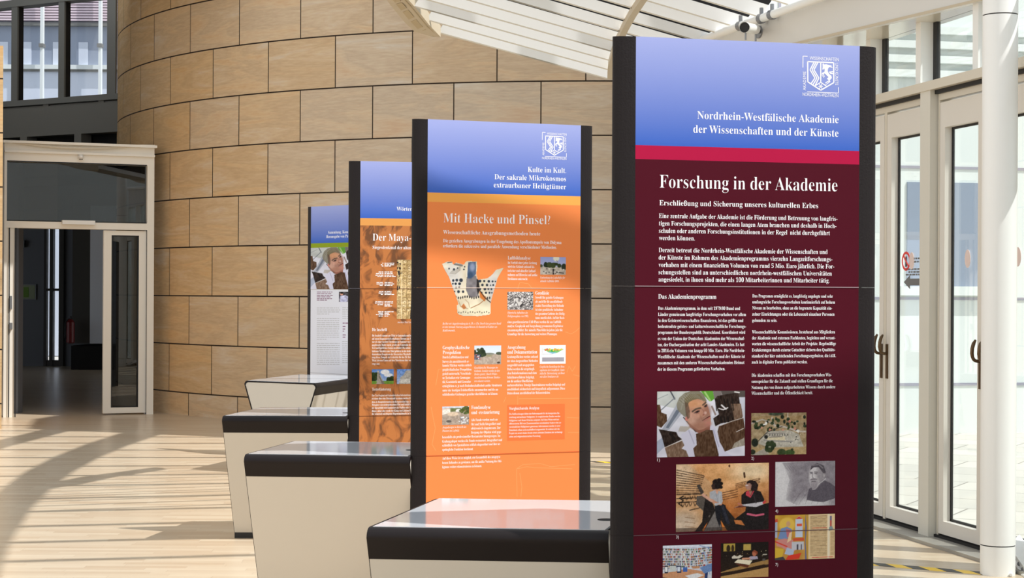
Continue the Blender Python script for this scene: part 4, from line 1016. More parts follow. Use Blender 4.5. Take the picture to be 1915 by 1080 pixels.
def pic_codex(w, h):
    c = Canvas(w, h, (206, 160, 60), (190, 140, 70)); c.noise(14, 8); c.ell(.2, .22, .13, .16, (226, 188, 84)); c.rect(.5, 0, .56, 1, (190, 150, 70)); c.rect(.555, 0, 1, 1, (228, 200, 156)); c.poly([(.5, 0), (.53, .3), (.51, .6), (.53, 1), (.5, 1)], (110, 110, 140))
    c.poly([(.34, .1), (.4, .03), (.46, .1), (.46, .5), (.34, .5)], (196, 206, 226)); c.poly([(.34, .1), (.4, .04), (.46, .1)], (210, 74, 56)); c.rect(.36, .2, .45, .26, (222, 90, 64)); c.rect(.0, .12, .04, .5, (170, 180, 206)); c.poly([(.0, .1), (.04, .08), (.05, .15), (0, .16)], (206, 80, 60))
    c.ell(.22, .2, .035, .06, (206, 160, 120)); c.poly([(.1, .3), (.2, .26), (.28, .32), (.28, .48), (.16, .55), (.05, .52)], (118, 142, 188)); c.poly([(.18, .3), (.26, .34), (.28, .5), (.2, .5)], (196, 110, 120)); c.poly([(.02, .56), (.16, .52), (.3, .56), (.34, .8), (.24, .84), (.12, .72), (.03, .68)], (206, 138, 132)); c.poly([(.24, .4), (.28, .38), (.27, .56), (.2, .62)], (230, 200, 160)); c.poly([(.2, .72), (.32, .78), (.3, .92), (.16, .86)], (176, 190, 216)); c.rect(.3, .52, .48, .58, (206, 84, 56)); c.rect(.28, .6, .48, .78, (196, 196, 206)); c.rect(.36, .66, .39, .78, (80, 76, 90)); c.rect(.43, .66, .45, .78, (90, 86, 100)); c.poly([(.0, .72), (.15, .75), (.12, .95), (0, .95)], (214, 176, 60)); c.poly([(.22, .9), (.44, .85), (.4, .98), (.18, 1)], (216, 62, 44)); c.poly([(0, .95), (.14, .92), (.18, 1), (0, 1)], (70, 66, 70)); c.line([(.0, .58), (.2, .7)], .02, (214, 66, 50))
    for k in range(30): c.script(.59, .03 + k * .03, .86, .06 + k * .03, 1, (120, 92, 60), .008, .8, 0, k)
    c.rect(.875, .0, .91, 1, (236, 222, 196)); c.rect(.91, .05, .945, .3, (120, 110, 140)); c.rect(.915, .15, .94, .28, (200, 90, 70)); c.poly([(.9, .3), (.95, .28), (.98, .36), (.9, .38)], (130, 150, 150)); c.script(.62, .3, .86, .32, 1, (206, 70, 60), .01, .8); c.script(.62, .95, .96, .97, 1, (206, 70, 60), .01, .8)
    for k in range(26): c.script(.93, .4 + k * .02, .99, .42 + k * .02, 1, (150, 118, 80), .008, .6, 0, k)
    return c
def pic_library(w, h):
    c = Canvas(w, h, (196, 202, 220), (214, 214, 224)); c.poly([(0, .05), (.6, .16), (1, .02), (1, .62), (.6, .55), (0, .62)], (150, 152, 166))
    cols = [(170, 60, 50), (60, 90, 150), (206, 196, 170), (90, 80, 76), (230, 228, 226), (60, 120, 80), (200, 120, 60), (120, 100, 90), (236, 234, 240)]
    rnd = random.Random(5)
    for r in range(8):
        for k in range(46):
            x = k / 46; y = .08 + r * .063 + (.05 * x if x < .6 else .05 * .6 + (x - .6) * -.1); c.rect(x, y, x + .016 * rnd.uniform(.6, 1.3), y + .044, cols[rnd.randrange(9)])
        c.line([(0, .128 + r * .063), (.6, .158 + r * .063), (1, .118 + r * .063)], .008, (236, 238, 246))
    for x in (.2, .37, .55, .7, .87): c.rect(x, .08, x + .014, .62, (226, 230, 240))
    c.line([(.4, .15), (.5, .58)], .02, (232, 226, 214)); c.line([(.84, .2), (.96, .78)], .02, (150, 178, 216)); c.rect(0, 0, 1, .07, (224, 230, 244)); c.line([(.75, .03), (.95, .1)], .014, (120, 150, 200))
    c.poly([(.0, .72), (.5, .62), (.92, .72), (.86, .86), (.5, 1), (0, 1)], (206, 150, 112)); c.poly([(.45, .8), (.7, .74), (.84, .8), (.6, .92)], (226, 226, 230)); c.rect(.04, .52, .11, .72, (40, 44, 60)); c.rect(.05, .55, .1, .68, (236, 236, 240)); c.rect(.14, .52, .27, .68, (200, 206, 206)); c.rect(.13, .51, .28, .53, (60, 62, 70)); c.rect(.29, .53, .38, .72, (44, 54, 84)); c.rect(.3, .56, .36, .68, (214, 222, 236)); c.rect(.41, .58, .5, .7, (66, 104, 180)); c.poly([(0, .82), (.08, .84), (.12, 1), (0, 1)], (30, 32, 40)); c.poly([(.86, .74), (.92, .72), (.9, 1), (.84, 1)], (40, 60, 110)); c.rect(.6, .56, .75, .62, (196, 140, 100)); c.poly([(.75, .6), (1, .5), (1, .7), (.84, .76)], (110, 140, 190)); c.noise(10, w / 2, h / 2); return c
def pic_reader(w, h):
    c = Canvas(w, h, (26, 20, 18), (44, 30, 20)); c.rect(.06, .02, .3, .24, (176, 150, 70)); c.rect(.47, .05, .63, .22, (186, 160, 84)); c.ell(.16, .16, .04, .1, (50, 38, 24)); c.ell(.25, .16, .03, .1, (60, 44, 26)); c.poly([(.0, .82), (.3, .7), (1, .5), (1, .64), (.3, .82), (0, .92)], (160, 124, 74)); c.poly([(0, .93), (1, .72), (1, 1), (0, 1)], (186, 146, 92)); c.poly([(0, .84), (.34, .78), (.9, .64), (1, .66), (1, .72), (.4, .86), (0, .94)], (46, 30, 20)); c.poly([(.56, .45), (.62, .4), (.76, .4), (.78, .48), (.6, .5)], (170, 160, 180)); c.ell(.7, .32, .045, .08, (186, 110, 80)); c.poly([(.65, .28), (.7, .22), (.77, .28), (.76, .38), (.72, .3)], (140, 70, 46)); c.line([(.6, .46), (.46, .46)], .04, (206, 150, 120)); c.poly([(.28, .56), (.36, .47), (.66, .52), (.6, .64)], (236, 226, 200)); c.poly([(.28, .57), (.6, .65), (.56, .72), (.4, .66)], (96, 50, 34)); c.poly([(.23, .4), (.28, .35), (.34, .39), (.4, .35), (.46, .39), (.38, .45), (.24, .45)], (214, 206, 190)); c.ell(.92, .36, .05, .02, (196, 190, 176)); c.rect(.87, .48, .93, .54, (90, 86, 84)); c.speck(14, .1, .25, .95, .4, [(206, 190, 150), (150, 120, 80)], .004, .01); c.noise(7, w / 2, h / 2); return c
def pic_balloon(w, h):
    c = Canvas(w, h, (150, 160, 216), (206, 206, 220)); c.rect(0, .55, 1, 1, (190, 180, 168)); c.ell(.62, .08, .12, .16, (226, 224, 206)); c.line([(.64, .2), (.68, .3)], .02, (120, 110, 110)); c.speck(16, .2, .38, .75, .52, [(50, 62, 38), (40, 50, 34), (66, 76, 44)], .05, .11); c.ell(.92, .55, .1, .18, (44, 52, 38)); c.ell(.04, .5, .06, .08, (80, 84, 60)); c.noise(24, 14, 10, (c.Y > .6) * 1.0); c.rect(.48, .66, .54, .98, (60, 52, 52)); c.line([(.6, .84), (.9, .9)], .05, (84, 76, 72)); c.speck(12, .05, .65, .95, .95, [(110, 102, 98), (214, 208, 200)], .02, .04); return c
def pic_rubble(w, h):
    c = Canvas(w, h, (150, 146, 146)); c.noise(90, 26, 20); c.noise(60, 40, 30); c.poly([(.26, .4), (.36, .3), (.58, .62), (.46, .8)], (206, 202, 200)); c.line([(.3, .36), (.4, .3), (.5, .38)], .03, (70, 66, 66)); c.poly([(.46, .8), (.58, .62), (.62, .7), (.5, .86)], (60, 56, 56)); c.ell(.45, .48, .04, .09, (130, 126, 126)); return c
def pic_field(w, h):
    c = Canvas(w, h, (206, 222, 238), (238, 238, 240)); c.rect(0, .44, 1, 1, (176, 162, 150)); c.ell(.55, .44, .2, .05, (124, 130, 120)); c.speck(20, .1, .2, .38, .55, [(52, 64, 46), (40, 52, 38), (70, 80, 56)], .05, .09); c.ell(.03, .36, .05, .14, (50, 60, 46)); c.ell(.92, .42, .12, .08, (76, 86, 70)); c.rect(.0, .46, .24, .74, (90, 90, 110), .8); c.speck(14, .02, .45, .24, .72, [(226, 226, 236), (40, 44, 70), (190, 110, 100)], .015, .03); c.noise(18, 22, 16, (c.Y > .5) * 1.0); c.ell(.55, .54, .12, .05, (150, 146, 116)); c.ell(.9, .9, .06, .05, (80, 66, 58)); return c
def pic_chart(w, h):
    c = Canvas(w, h, (240, 240, 244)); c.poly([(.13, .22), (.93, .22), (.66, .42), (.5, .46), (.36, .4)], (120, 190, 110)); c.poly([(.3, .36), (.66, .4), (.56, .45), (.44, .44)], (130, 180, 226)); c.ell(.5, .3, .08, .07, (60, 166, 80)); c.speck(14, .2, .21, .88, .28, [(230, 200, 80), (226, 140, 70), (196, 206, 90), (190, 70, 60)], .02, .04); c.rect(.1, .65, .93, .87, (172, 170, 180))
    for k in range(30): c.line([(.1 + k * .0277, .65), (.1 + k * .0277, .87)], .006, (140, 138, 150))
    for k in range(5): c.line([(.1, .67 + k * .045), (.93, .67 + k * .045)], .006, (140, 138, 150))
    c.script(.08, .46, .5, .49, 1, (120, 120, 126), .01, .7); c.line([(.1, .18), (.1, .42)], .006, (150, 150, 156)); return c
def pic_site(w, h):
    c = Canvas(w, h, (206, 214, 230), (150, 142, 140)); c.poly([(0, .2), (.2, .12), (.38, .2), (.4, .34), (0, .5)], (226, 220, 212)); c.line([(0, .14), (.3, .12)], .03, (206, 170, 150)); c.rect(.3, .1, .7, .3, (110, 120, 80)); c.ell(.6, .25, .1, .1, (226, 226, 226)); c.poly([(0, .45), (.5, .3), (1, .36), (1, 1), (0, 1)], (166, 152, 140)); c.ell(.4, .42, .2, .12, (206, 186, 164)); c.speck(16, .66, .02, 1, .4, [(84, 96, 52), (70, 78, 46), (120, 110, 70)], .04, .09); c.speck(34, .6, .55, .98, .95, [(220, 224, 232), (96, 100, 110), (170, 174, 184)], .01, .035); c.ell(.25, .8, .1, .07, (90, 84, 80)); c.noise(20, 18, 14); return c
POT_OUT = [(.09, .11), (.17, .07), (.235, .075), (.245, .12), (.29, .085), (.4, .12), (.425, .07), (.46, .058), (.585, .065), (.59, .15), (.575, .26), (.6, .345), (.74, .32), (.8, .27), (.86, .19), (.93, .17), (.97, .155), (.94, .21), (.88, .32), (.86, .4), (.82, .55), (.79, .67), (.785, .72), (.785, .86), (.76, .885), (.6, .905), (.4, .9), (.33, .88), (.31, .85), (.3, .74), (.325, .72), (.29, .6), (.24, .46), (.19, .31), (.13, .2)]
def pic_pot(w, h):
    c = Canvas(w, h, (214, 204, 180)); c.ell(.25, .3, .12, .25, (196, 198, 206), .6, .5); c.ell(.82, .45, .08, .25, (190, 190, 196), .7, .5); c.ell(.6, .82, .2, .1, (232, 224, 196), .8, .5); c.noise(14, 14)
    c.poly([(.44, .3), (.575, .28), (.6, .45), (.61, .6), (.48, .62), (.43, .5)], (122, 118, 122)); c.noise(16, 22, 20, c.mask([(.44, .3), (.575, .28), (.6, .45), (.61, .6), (.48, .62), (.43, .5)])); c.poly([(.46, .08), (.57, .07), (.575, .26), (.52, .31), (.46, .33), (.445, .25)], (78, 96, 124)); c.ell(.52, .15, .035, .06, (150, 158, 184), .8, .4); c.ell(.49, .28, .04, .05, (50, 70, 96), .8, .3); c.line([(.45, .1), (.44, .3)], .014, (216, 210, 196)); c.poly([(.585, .33), (.61, .34), (.63, .5), (.6, .58), (.58, .46)], (40, 36, 36)); c.line([(.27, .11), (.37, .13)], .03, (120, 118, 116)); c.line([(.17, .09), (.23, .08)], .012, (90, 86, 84))
    for k in range(5): c.line([(.2 + k * .01, .25 - k * .012), (.28, .26 - .016 * k), (.35, .2 - .014 * k)], .006, (120, 112, 100), .8)
    for (x, y, r) in ((.25, .36, .018), (.3, .355, .02), (.36, .355, .026), (.245, .41, .012), (.285, .41, .017), (.34, .41, .02), (.29, .47, .014), (.335, .465, .014), (.27, .53, .012), (.325, .53, .02), (.39, .53, .018), (.63, .365, .02), (.69, .365, .016), (.755, .368, .018), (.81, .37, .014), (.85, .37, .01), (.665, .425, .018), (.73, .425, .018), (.78, .43, .01), (.82, .425, .014), (.63, .485, .018), (.7, .487, .02), (.75, .487, .014), (.795, .488, .014), (.65, .545, .016), (.715, .545, .016), (.765, .545, .014), (.8, .545, .011), (.19, .18, .012), (.26, .19, .016), (.31, .17, .01), (.4, .19, .012), (.41, .15, .01)): c.ell(x, y, r, r * 1.1, (46, 54, 66))
    for k in range(16): c.ell(.29 + k * .032, .615 + .01 * math.sin(k), .01, .02, (60, 58, 60))
    for k in range(14): c.ell(.33 + k * .033, .845 + .008 * math.sin(k * 2), .007, .012, (84, 78, 70))
    c.poly([(.62, .5), (.72, .62), (.7, .68), (.63, .62)], (196, 116, 56)); c.line([(.62, .5), (.7, .62), (.78, .69)], .014, (62, 44, 36)); c.line([(.71, .64), (.62, .72), (.5, .78)], .01, (150, 100, 60)); c.poly([(.36, .76), (.4, .71), (.44, .78), (.4, .8)], (190, 116, 66)); c.line([(.32, .66), (.36, .76), (.46, .79)], .008, (156, 120, 84)); c.line([(.42, .65), (.47, .7), (.48, .77)], .006, (156, 120, 84)); return c
def pic_stela(w, h):
    c = Canvas(w, h, (206, 178, 126)); c.noise(26, 6, 20)
    rnd = random.Random(11)
    for k in range(16):
        for x in (.1, .34, .58):
            y = .03 + k * .062 + rnd.uniform(-.01, .01); rx, ry = rnd.uniform(.07, .12), rnd.uniform(.02, .034); xx = x + rnd.uniform(-.03, .03)
            c.ell(xx, y, rx, ry, (112, 86, 52), .8, .3); c.ell(xx + .012, y + .004, rx * .88, ry * .85, rnd.choice([(226, 202, 154), (214, 186, 136), (232, 212, 170)]), 1, .3)
            for q in range(2): c.line([(xx + rnd.uniform(-.07, .07), y + rnd.uniform(-.02, .02)), (xx + rnd.uniform(-.07, .07), y + rnd.uniform(-.02, .02))], .02, rnd.choice([(120, 92, 58), (150, 120, 80)]), .8)
    c.line([(.23, 0), (.22, 1)], .03, (232, 214, 176)); c.line([(.46, 0), (.45, 1)], .015, (120, 94, 60)); c.poly([(.74, .34), (.8, .33), (.76, .6), (.74, 1), (.62, 1), (.66, .7), (.66, .5)], (34, 30, 30)); c.speck(50, .86, .02, 1, .98, [(40, 36, 34), (214, 200, 170)], .03, .06); c.speck(14, .0, .04, .2, .5, [(70, 56, 44), (40, 40, 50)], .02, .05); c.noise(18, 14, 40); return c
def pic_temple(w, h, k=0):
    c = Canvas(w, h, (96, 140, 216), (170, 190, 226))
    if k == 0:
        c.ell(.6, .2, .2, .16, (236, 238, 244)); c.ell(.75, .4, .2, .12, (228, 232, 240)); c.speck(20, .0, .3, .2, .8, [(48, 66, 34), (36, 50, 30)], .05, .1); c.speck(20, .72, .55, 1, .8, [(48, 66, 34), (36, 50, 30)], .05, .1); c.rect(0, .8, 1, 1, (110, 150, 60)); c.poly([(.23, .9), (.26, .16), (.3, .1), (.34, .2), (.44, .6), (.6, 1), (.2, 1)], (168, 160, 150)); c.poly([(.3, .1), (.4, .5), (.6, 1), (.46, 1), (.32, .5)], (124, 118, 112)); c.line([(.36, .4), (.5, .8)], .02, (196, 190, 180)); c.rect(.24, .1, .33, .2, (190, 184, 176)); c.noise(14, 20)
    else:
        c.poly([(.1, 1), (.16, .55), (.3, .4), (.42, .1), (.8, .06), (1, .3), (1, 1)], (176, 172, 166)); c.rect(.15, .66, 1, .95, (206, 204, 200)); c.rect(.62, .68, .8, .96, (40, 36, 36)); c.noise(24, 18)
    return c
def pic_worker(w, h):
    c = Canvas(w, h, (60, 56, 60), (150, 146, 160)); c.poly([(.1, .4), (.4, .34), (.6, .5), (.5, .95), (.1, 1)], (196, 196, 226)); c.ell(.18, .22, .1, .14, (206, 150, 130)); c.ell(.18, .12, .11, .08, (40, 34, 34)); c.ell(.8, .75, .2, .15, (214, 214, 220)); c.noise(40, 10); return c

# ================================================================== THE EXHIBITS
def at_s(px, s):                       # place of a panel edge from the height of one board in pixels
    Y = F * S / s; return ((px - CX) / F * Y, Y)
def zpx(a, b, px, py): return Plane(a, b).hit(px, py)[1]
SEAMG = 'display panels with writing'

# --- maroon panel
a, b = at_s(1187, 466.5), at_s(1605.5, 451.0)
z1, z2 = zpx(a, b, 1189, 271), zpx(a, b, 1189, 297)
BLT, BLB = (160, 170, 224), (60, 100, 192)
E1 = Exhibit(a, b, 'tallest nearest display panel, maroon under a blue header, with seven photographs', [(0, z2, (76, 6, 27), (76, 6, 27), 0), (z2, z1, (176, 18, 66), (176, 18, 66), 0), (z1, 3 * S, BLB, BLT, 0)], [(96, 70, 78), (170, 150, 156)], None)
E1.text('header_text', [('Nordrhein-Westfälische Akademie', 1304, 1568.3, 222), ('der Wissenschaften und der Künste', 1296.5, 1568, 247.8)], 14.2)
E1.text('title', [('Forschung in der Akademie', 1233.5, 1566, 350.8)], 24, 'r')
E1.text('subtitle', [('Erschließung und Sicherung unseres kulturellen Erbes', 1233, 1530, 383.6)], 9.6)
x = 1232.3
E1.text('intro_text', [('Eine zentrale Aufgabe der Akademie ist die Förderung und Betreuung von langfris-', x, 1566, 407.3), ('tigen Forschungsprojekten, die einen langen Atem brauchen und deshalb in Hoch-', x, 1564, 421.2), ('schulen oder anderen Forschungsinstitutionen in der Regel  nicht durchgeführt', x, 1552, 435), ('werden können.', x, 1299.3, 448.5)], 8.4)
E1.text('intro_text#1', [('Derzeit betreut die Nordrhein-Westfälische Akademie der Wissenschaften und', x - .4, 1547.5, 471.2), ('der Künste im Rahmen des Akademienprogramms vierzehn Langzeitforschungs-', x - .5, 1556.5, 485), ('vorhaben mit einem finanziellen Volumen von rund 5 Mio. Euro jährlich. Die For-', x - .6, 1560, 498.8), ('schungsstellen sind an unterschiedlichen nordrhein-westfälischen Universitäten', x - .7, 1555.5, 512.5), ('angesiedelt, in ihnen sind mehr als 100 Mitarbeiterinnen und Mitarbeiter tätig.', x - .8, 1551, 526)], 8.4)
E1.text('heading', [('Das Akademienprogramm', 1231, 1339.5, 558)], 8.2)
ys = [578.7, 590.2, 601.6, 612.8, 624, 635.5, 646.9, 658.1, 669.5, 681, 692.7]; xs = [1384, 1395, 1390, 1395, 1393.5, 1392.5, 1392, 1393, 1393, 1392, 1356]
tx = ['Das Akademienprogramm, in dem seit 1979/80 Bund und', 'Länder gemeinsam langfristige Forschungsvorhaben vor allem', 'in den Geisteswissenschaften finanzieren, ist das größte und', 'bedeutendste geistes- und kulturwissenschaftliche Forschungs-', 'programm der Bundesrepublik Deutschland. Koordiniert wird', 'es von der Union der Deutschen Akademien der Wissenschaf-', 'ten, der Dachorganisation der acht Landes-Akademien. Es hat', 'in 2014 ein Volumen von knapp 60 Mio. Euro. Die Nordrhein-', 'Westfälische Akademie der Wissenschaften und der Künste ist', 'zusammen mit den anderen Wissenschaftsakademien Heimat', 'der in diesem Programm geförderten Vorhaben.']
E1.text('body_text', [(t, 1230.6 - .1 * i, x1, y) for i, (t, x1, y) in enumerate(zip(tx, xs, ys))], 6.0)
ys = [555.8, 567, 578.2, 589.7, 601.4, 623.2, 634.4, 645.3, 656.8, 668, 679.4, 704.2, 715.6, 727, 737.7]; xs = [1557.5, 1561.5, 1556, 1560.5, 1453, 1561.5, 1562, 1563, 1562, 1563, 1510, 1555, 1557, 1562, 1520]
tx = ['Das Programm ermöglicht es, langfristig angelegte und sehr', 'umfangreiche Forschungsvorhaben kontinuierlich auf hohem', 'Niveau zu bearbeiten, ohne an die begrenzte Kapazität ein-', 'zelner Einrichtungen oder die Lebenszeit einzelner Personen', 'gebunden zu sein.', 'Wissenschaftliche Kommissionen, bestehend aus Mitgliedern', 'der Akademie und externen Fachleuten, begleiten und verant-', 'worten die wissenschaftliche Arbeit der Projekte. Regelmäßige', 'Evaluierungen durch externe Gutachter sichern den Qualitäts-', 'standard der hier entstehenden Forschungsergebnisse, die i.d.R.', 'auch in digitaler Form publiziert werden.', 'Die Akademien schaffen mit den Forschungsvorhaben Wis-', 'sensspeicher für die Zukunft und stellen Grundlagen für die', 'Nutzung des von ihnen aufgearbeiteten Wissens durch andere', 'Wissenschaftler und die Öffentlichkeit bereit.']
rw = [(t, 1407 - .12 * i, x1, y) for i, (t, x1, y) in enumerate(zip(tx, xs, ys))]
for i, (p, q) in enumerate(((0, 5), (5, 11), (11, 15))): E1.text('body_text#%d' % i, rw[p:q], 6.0)
for i, rw in enumerate([('1)', 1229, 1234, 862), ('2)', 1405, 1410, 859), ('3)', 1264.5, 1269.5, 1006), ('4)', 1450, 1455, 957.5), ('7)', 1450, 1455, 1057.5)]): E1.text('caption#%d' % i, [rw], 5.5, 'i')
E1.picture('photograph', pic_man(190, 144), 1229, 731.6, 1392.6, 851.5)
E1.picture('photograph', pic_aerial(126, 96), 1405, 772, 1507.6, 848.5)
E1.picture('photograph', pic_women(204, 154), 1264.5, 868, 1437.2, 989)
E1.picture('photograph', pic_beard(136, 104), 1450, 863.2, 1561.3, 943.9)
E1.picture('photograph', pic_codex(136, 104), 1449.6, 963, 1560.8, 1043)
E1.picture('photograph', pic_library(124, 96), 1239.6, 1019.8, 1330.8, 1088)
E1.picture('photograph', pic_reader(120, 90), 1348, 1015.2, 1436.8, 1077.5)

# --- crest, drawn once from the nearest panel and printed at the same spot on the orange one
def crest(E, key='crest'):
    K = 9.818
    def P(x, y): return E1.uz(1480 + x / K, 90 + y / K)
    def T(x, y):
        u, z = P(x, y); return u + (E.W - E1.W), z
    def sh(pts, off=0.0003): E.shape(key, [T(*p) for p in pts], px=False, off=off)
    def ln(a, b, w):
        dx, dy = b[0] - a[0], b[1] - a[1]; l = math.hypot(dx, dy); nx, ny = -dy / l * w / 2, dx / l * w / 2
        sh([(a[0] + nx, a[1] + ny), (b[0] + nx, b[1] + ny), (b[0] - nx, b[1] - ny), (a[0] - nx, a[1] - ny)])
    def pl(pts, w):
        for a, b in zip(pts[:-1], pts[1:]): ln(a, b, w)
    pl([(298, 236), (300, 618), (538, 772), (778, 632), (776, 268), (288, 246)], 22); ln((538, 250), (538, 632), 20); pl([(440, 686), (538, 628), (640, 694)], 18)
    for dx in (0, 36, 72): pl([(415 + dx, 258), (342 + dx, 398), (432 + dx, 548), (362 + dx, 648 + dx * .55)], 20)
    for q in range(6):
        t = q * math.pi / 3 + math.pi / 6 + math.pi / 3; ln((536, 702), (536 + 42 * math.sin(t), 702 + 46 * math.cos(t)), 13)
    pl([(298, 150), (212, 146), (210, 356)], 13); pl([(288, 800), (862, 824), (862, 715)], 11)
    # rearing horse
    for p in ([(572, 290), (585, 278), (600, 300), (640, 296), (700, 312), (735, 320), (742, 336), (690, 330), (745, 345), (755, 362), (690, 348), (670, 380), (665, 420), (690, 470), (735, 510), (742, 548), (720, 570), (700, 600), (668, 575), (650, 560), (668, 545), (680, 530), (650, 500), (620, 470), (598, 462), (600, 500), (614, 520), (596, 528), (584, 490), (582, 468), (566, 490), (580, 516), (602, 540), (594, 545), (562, 506), (556, 470), (575, 445), (604, 436), (612, 400), (600, 372), (584, 396), (568, 392), (574, 350)],
              [(690, 430), (768, 424), (768, 440), (716, 446), (768, 462), (768, 478), (720, 474), (700, 460)], [(622, 630), (690, 588), (718, 616), (636, 672), (624, 668), (690, 618), (684, 612), (624, 648)]): sh(p)
    def tx(t, p0, p1, cap, rot):
        V, Fc = line_geo(t, 's'); w = V[:, 0].max() - V[:, 0].min(); x0 = V[:, 0].min(); h = ref('s')[1]
        a, b = T(*p0), T(*p1); l = math.hypot(b[0] - a[0], b[1] - a[1]); c = cap / K * (E1.pl.pt(P(*p0)[0], 0).y / F)
        ex, ez = (b[0] - a[0]) / l, (b[1] - a[1]) / l
        U = a[0] + (V[:, 0] - x0) * l / w * ex - V[:, 1] * c / h * ez; Z = a[1] + (V[:, 0] - x0) * l / w * ez + V[:, 1] * c / h * ex
        E._put(key, E.board(Z.mean()), U, Z, Fc, 'text_white', 0.0003)
    tx('WISSENSCHAFTEN', (336, 212), (868, 240), 62, 0); tx('NORDRHEIN-WESTFALEN', (204, 874), (862, 902), 62, 0); tx('AKADEMIE', (266, 774), (266, 428), 58, 0); tx('UND KÜNSTE', (806, 272), (806, 678), 56, 0)
crest(E1)
E1.done()

# --- orange panel
a, b = at_s(798.5, 314.75), at_s(1084.8, 304.75)
z1, z2 = zpx(a, b, 799, 359.5), zpx(a, b, 799, 377)
E2 = Exhibit(a, b, 'orange display panel with a broken painted beaker, second from the right', [(0, z2, (236, 136, 76), (236, 136, 76), 0), (z2, z1, (240, 168, 84), (240, 168, 84), 0), (z1, 3 * S, BLB, BLT, 0)], [(190, 84, 40), (250, 226, 214)], None)
E2.text('header_text', [('Kulte im Kult.', 987, 1058.7, 321.3), ('Der sakrale Mikrokosmos', 924.8, 1058.5, 335), ('extraurbaner Heiligtümer', 923.3, 1058.7, 350)], 9.6)
E2.text('title', [('Mit Hacke und Pinsel?', 829.3, 1028.8, 415.5)], 17, 'r')
E2.text('subtitle', [('Wissenschaftliche Ausgrabungsmethoden heute', 828.8, 1010.3, 437)], 7)
E2.text('intro_text', [('Die gezielten Ausgrabungen in der Umgebung des Apollontempels von Didyma', 828.5, 1049.8, 452.6), ('erfordern die sukzessive und parallele Anwendung verschiedener Methoden.', 828.5, 1041, 462.2)], 6.2)
for i, rw in enumerate([[('Luftbildanalyse', 949.6, 992, 484.8)], [('Geodäsie', 1001.3, 1026.6, 550.4)], [('Geophysikalische', 827.7, 878, 652.6), ('Prospektion', 827.7, 862, 661.6)], [('Ausgrabung', 948.7, 982.6, 652), ('und Dokumentation', 948.7, 1004.5, 661)], [('Fundanalyse', 881.6, 917.3, 764.4), ('und -restaurierung', 881.6, 934, 773.8)]]): E2.text('heading#%d' % i, rw, 6.4)
R = []
def add(x0, rows): R.append([(t, x0, x1, y) for t, x1, y in rows])
add(949.5, [('Im Vorfeld einer jeden Grabung', 1004, 493), ('wird das Gelände anhand his-', 1000, 500.3), ('torischer und aktueller Luftauf-', 1002, 508), ('nahmen auf Hinweise auf antike', 1005, 515.5), ('Strukturen untersucht.', 987, 523)])
add(1001.3, [('Sowohl für gezielte Grabungen', 1053.5, 558), ('als auch für die anschließende', 1052, 565.5), ('exakte Darstellung der Befunde', 1054.5, 573.2), ('ist eine geodätische Aufnahme', 1053, 580.8), ('des gesamten Gebietes des Heilig-', 1056.5, 588.4), ('tums unerlässlich. Auf der Basis', 1055.5, 596)])
add(949, [('eines georeferenzierten CAD-Plans werden die aus Luftbild-', 1050, 603.8), ('analyse, Geophysik und Ausgrabung gewonnenen Ergebnisse', 1053, 611.3), ('zusammengeführt. Der aktuelle Plan bildet in jedem Jahr die', 1052, 619), ('Grundlage für die Auswertung und weitere Planungen.', 1042, 626.5)])
add(827.5, [('Durch Luftbildanalyse und', 876, 669.7), ('Survey als aussichtsreich er-', 877.5, 677.8), ('kannte Flächen werden mittels', 882, 685), ('geophysikalischer Prospektion', 881.5, 692.8), ('gezielt untersucht. Verschiede-', 881.5, 700.5), ('ne Techniken wie Geomagne-', 880, 708.3), ('tik, Geoelektrik und Georadar', 880.5, 716), ('ermöglichen es, je nach Bodenbeschaffenheit antike Strukturen', 938.5, 723.5), ('unter der heutigen Erdoberfläche auszumachen und die an-', 932, 731.5), ('schließenden Grabungen gezielter durchführen zu können.', 931, 739.3)])
add(948.5, [('Grabungsflächen werden anhand', 1006, 669), ('der oben dargestellten Methoden', 1005.5, 676.8), ('ausgewählt und ausgegraben.', 999.5, 684.5), ('Dabei werden die ursprüngli-', 1000, 692), ('chen Bodenformationen nach dem', 1003.5, 699.5), ('Schichtenverfahren freigelegt,', 999.5, 707.3), ('um die antiken Oberflächen', 996.5, 714.5), ('nachzuvollziehen. Etwaige Baustrukturen werden freigelegt und', 1056.5, 722), ('anschließend zeichnerisch und fotografisch aufgenommen. Diese', 1056.5, 729.5), ('Daten dienen anschließend der Rekonstruktion.', 1029, 737)])
add(881, [('Alle Funde werden noch an', 930.5, 787), ('Ort und Stelle fotografiert und', 936, 795), ('elektronisch eingemessen. Zur', 936, 802.5), ('Bergung der Objekte wird gege-', 938, 810.3)])
add(827, [('benenfalls ein professioneller Restaurator hinzugezogen. Im', 935.5, 819), ('Grabungsdepot werden die Funde restauriert, fotografiert und', 939, 827), ('schließlich von Spezialisten zeitlich eingeordnet und ihre ur-', 936, 834.5), ('sprüngliche Funktion bestimmt.', 885, 842.5), ('Auf diese Weise ist es möglich, ein Gesamtbild des ausgegra-', 936, 858.7), ('benen Befundes zu gewinnen, um die antike Nutzung des Hei-', 938.5, 867), ('ligtums weiter rekonstruieren zu können.', 901, 875)])
for i, rw in enumerate(R): E2.text('body_text#%d' % i, rw, 4.7)
R = []
add(1010.5, [('Vorbereitung des Luftschiffes für', 1056.5, 520.5), ('aktuelle Luftbilder 2003.', 1045.5, 526.8)])
add(949, [('Historische Aufnahme des', 987, 586), ('Heiligtumsplans von 1903.', 988.5, 592.5)])
add(827.5, [('Becher mit Augenbemalung des 6. Jh. v. Chr. Durch den geweiten Rand', 937, 606.5), ('ist eine normale Nutzung ausgeschlossen. Es handelt sich daher um', 929.5, 612.8), ('Kultkeramik.', 851.5, 619.3)])
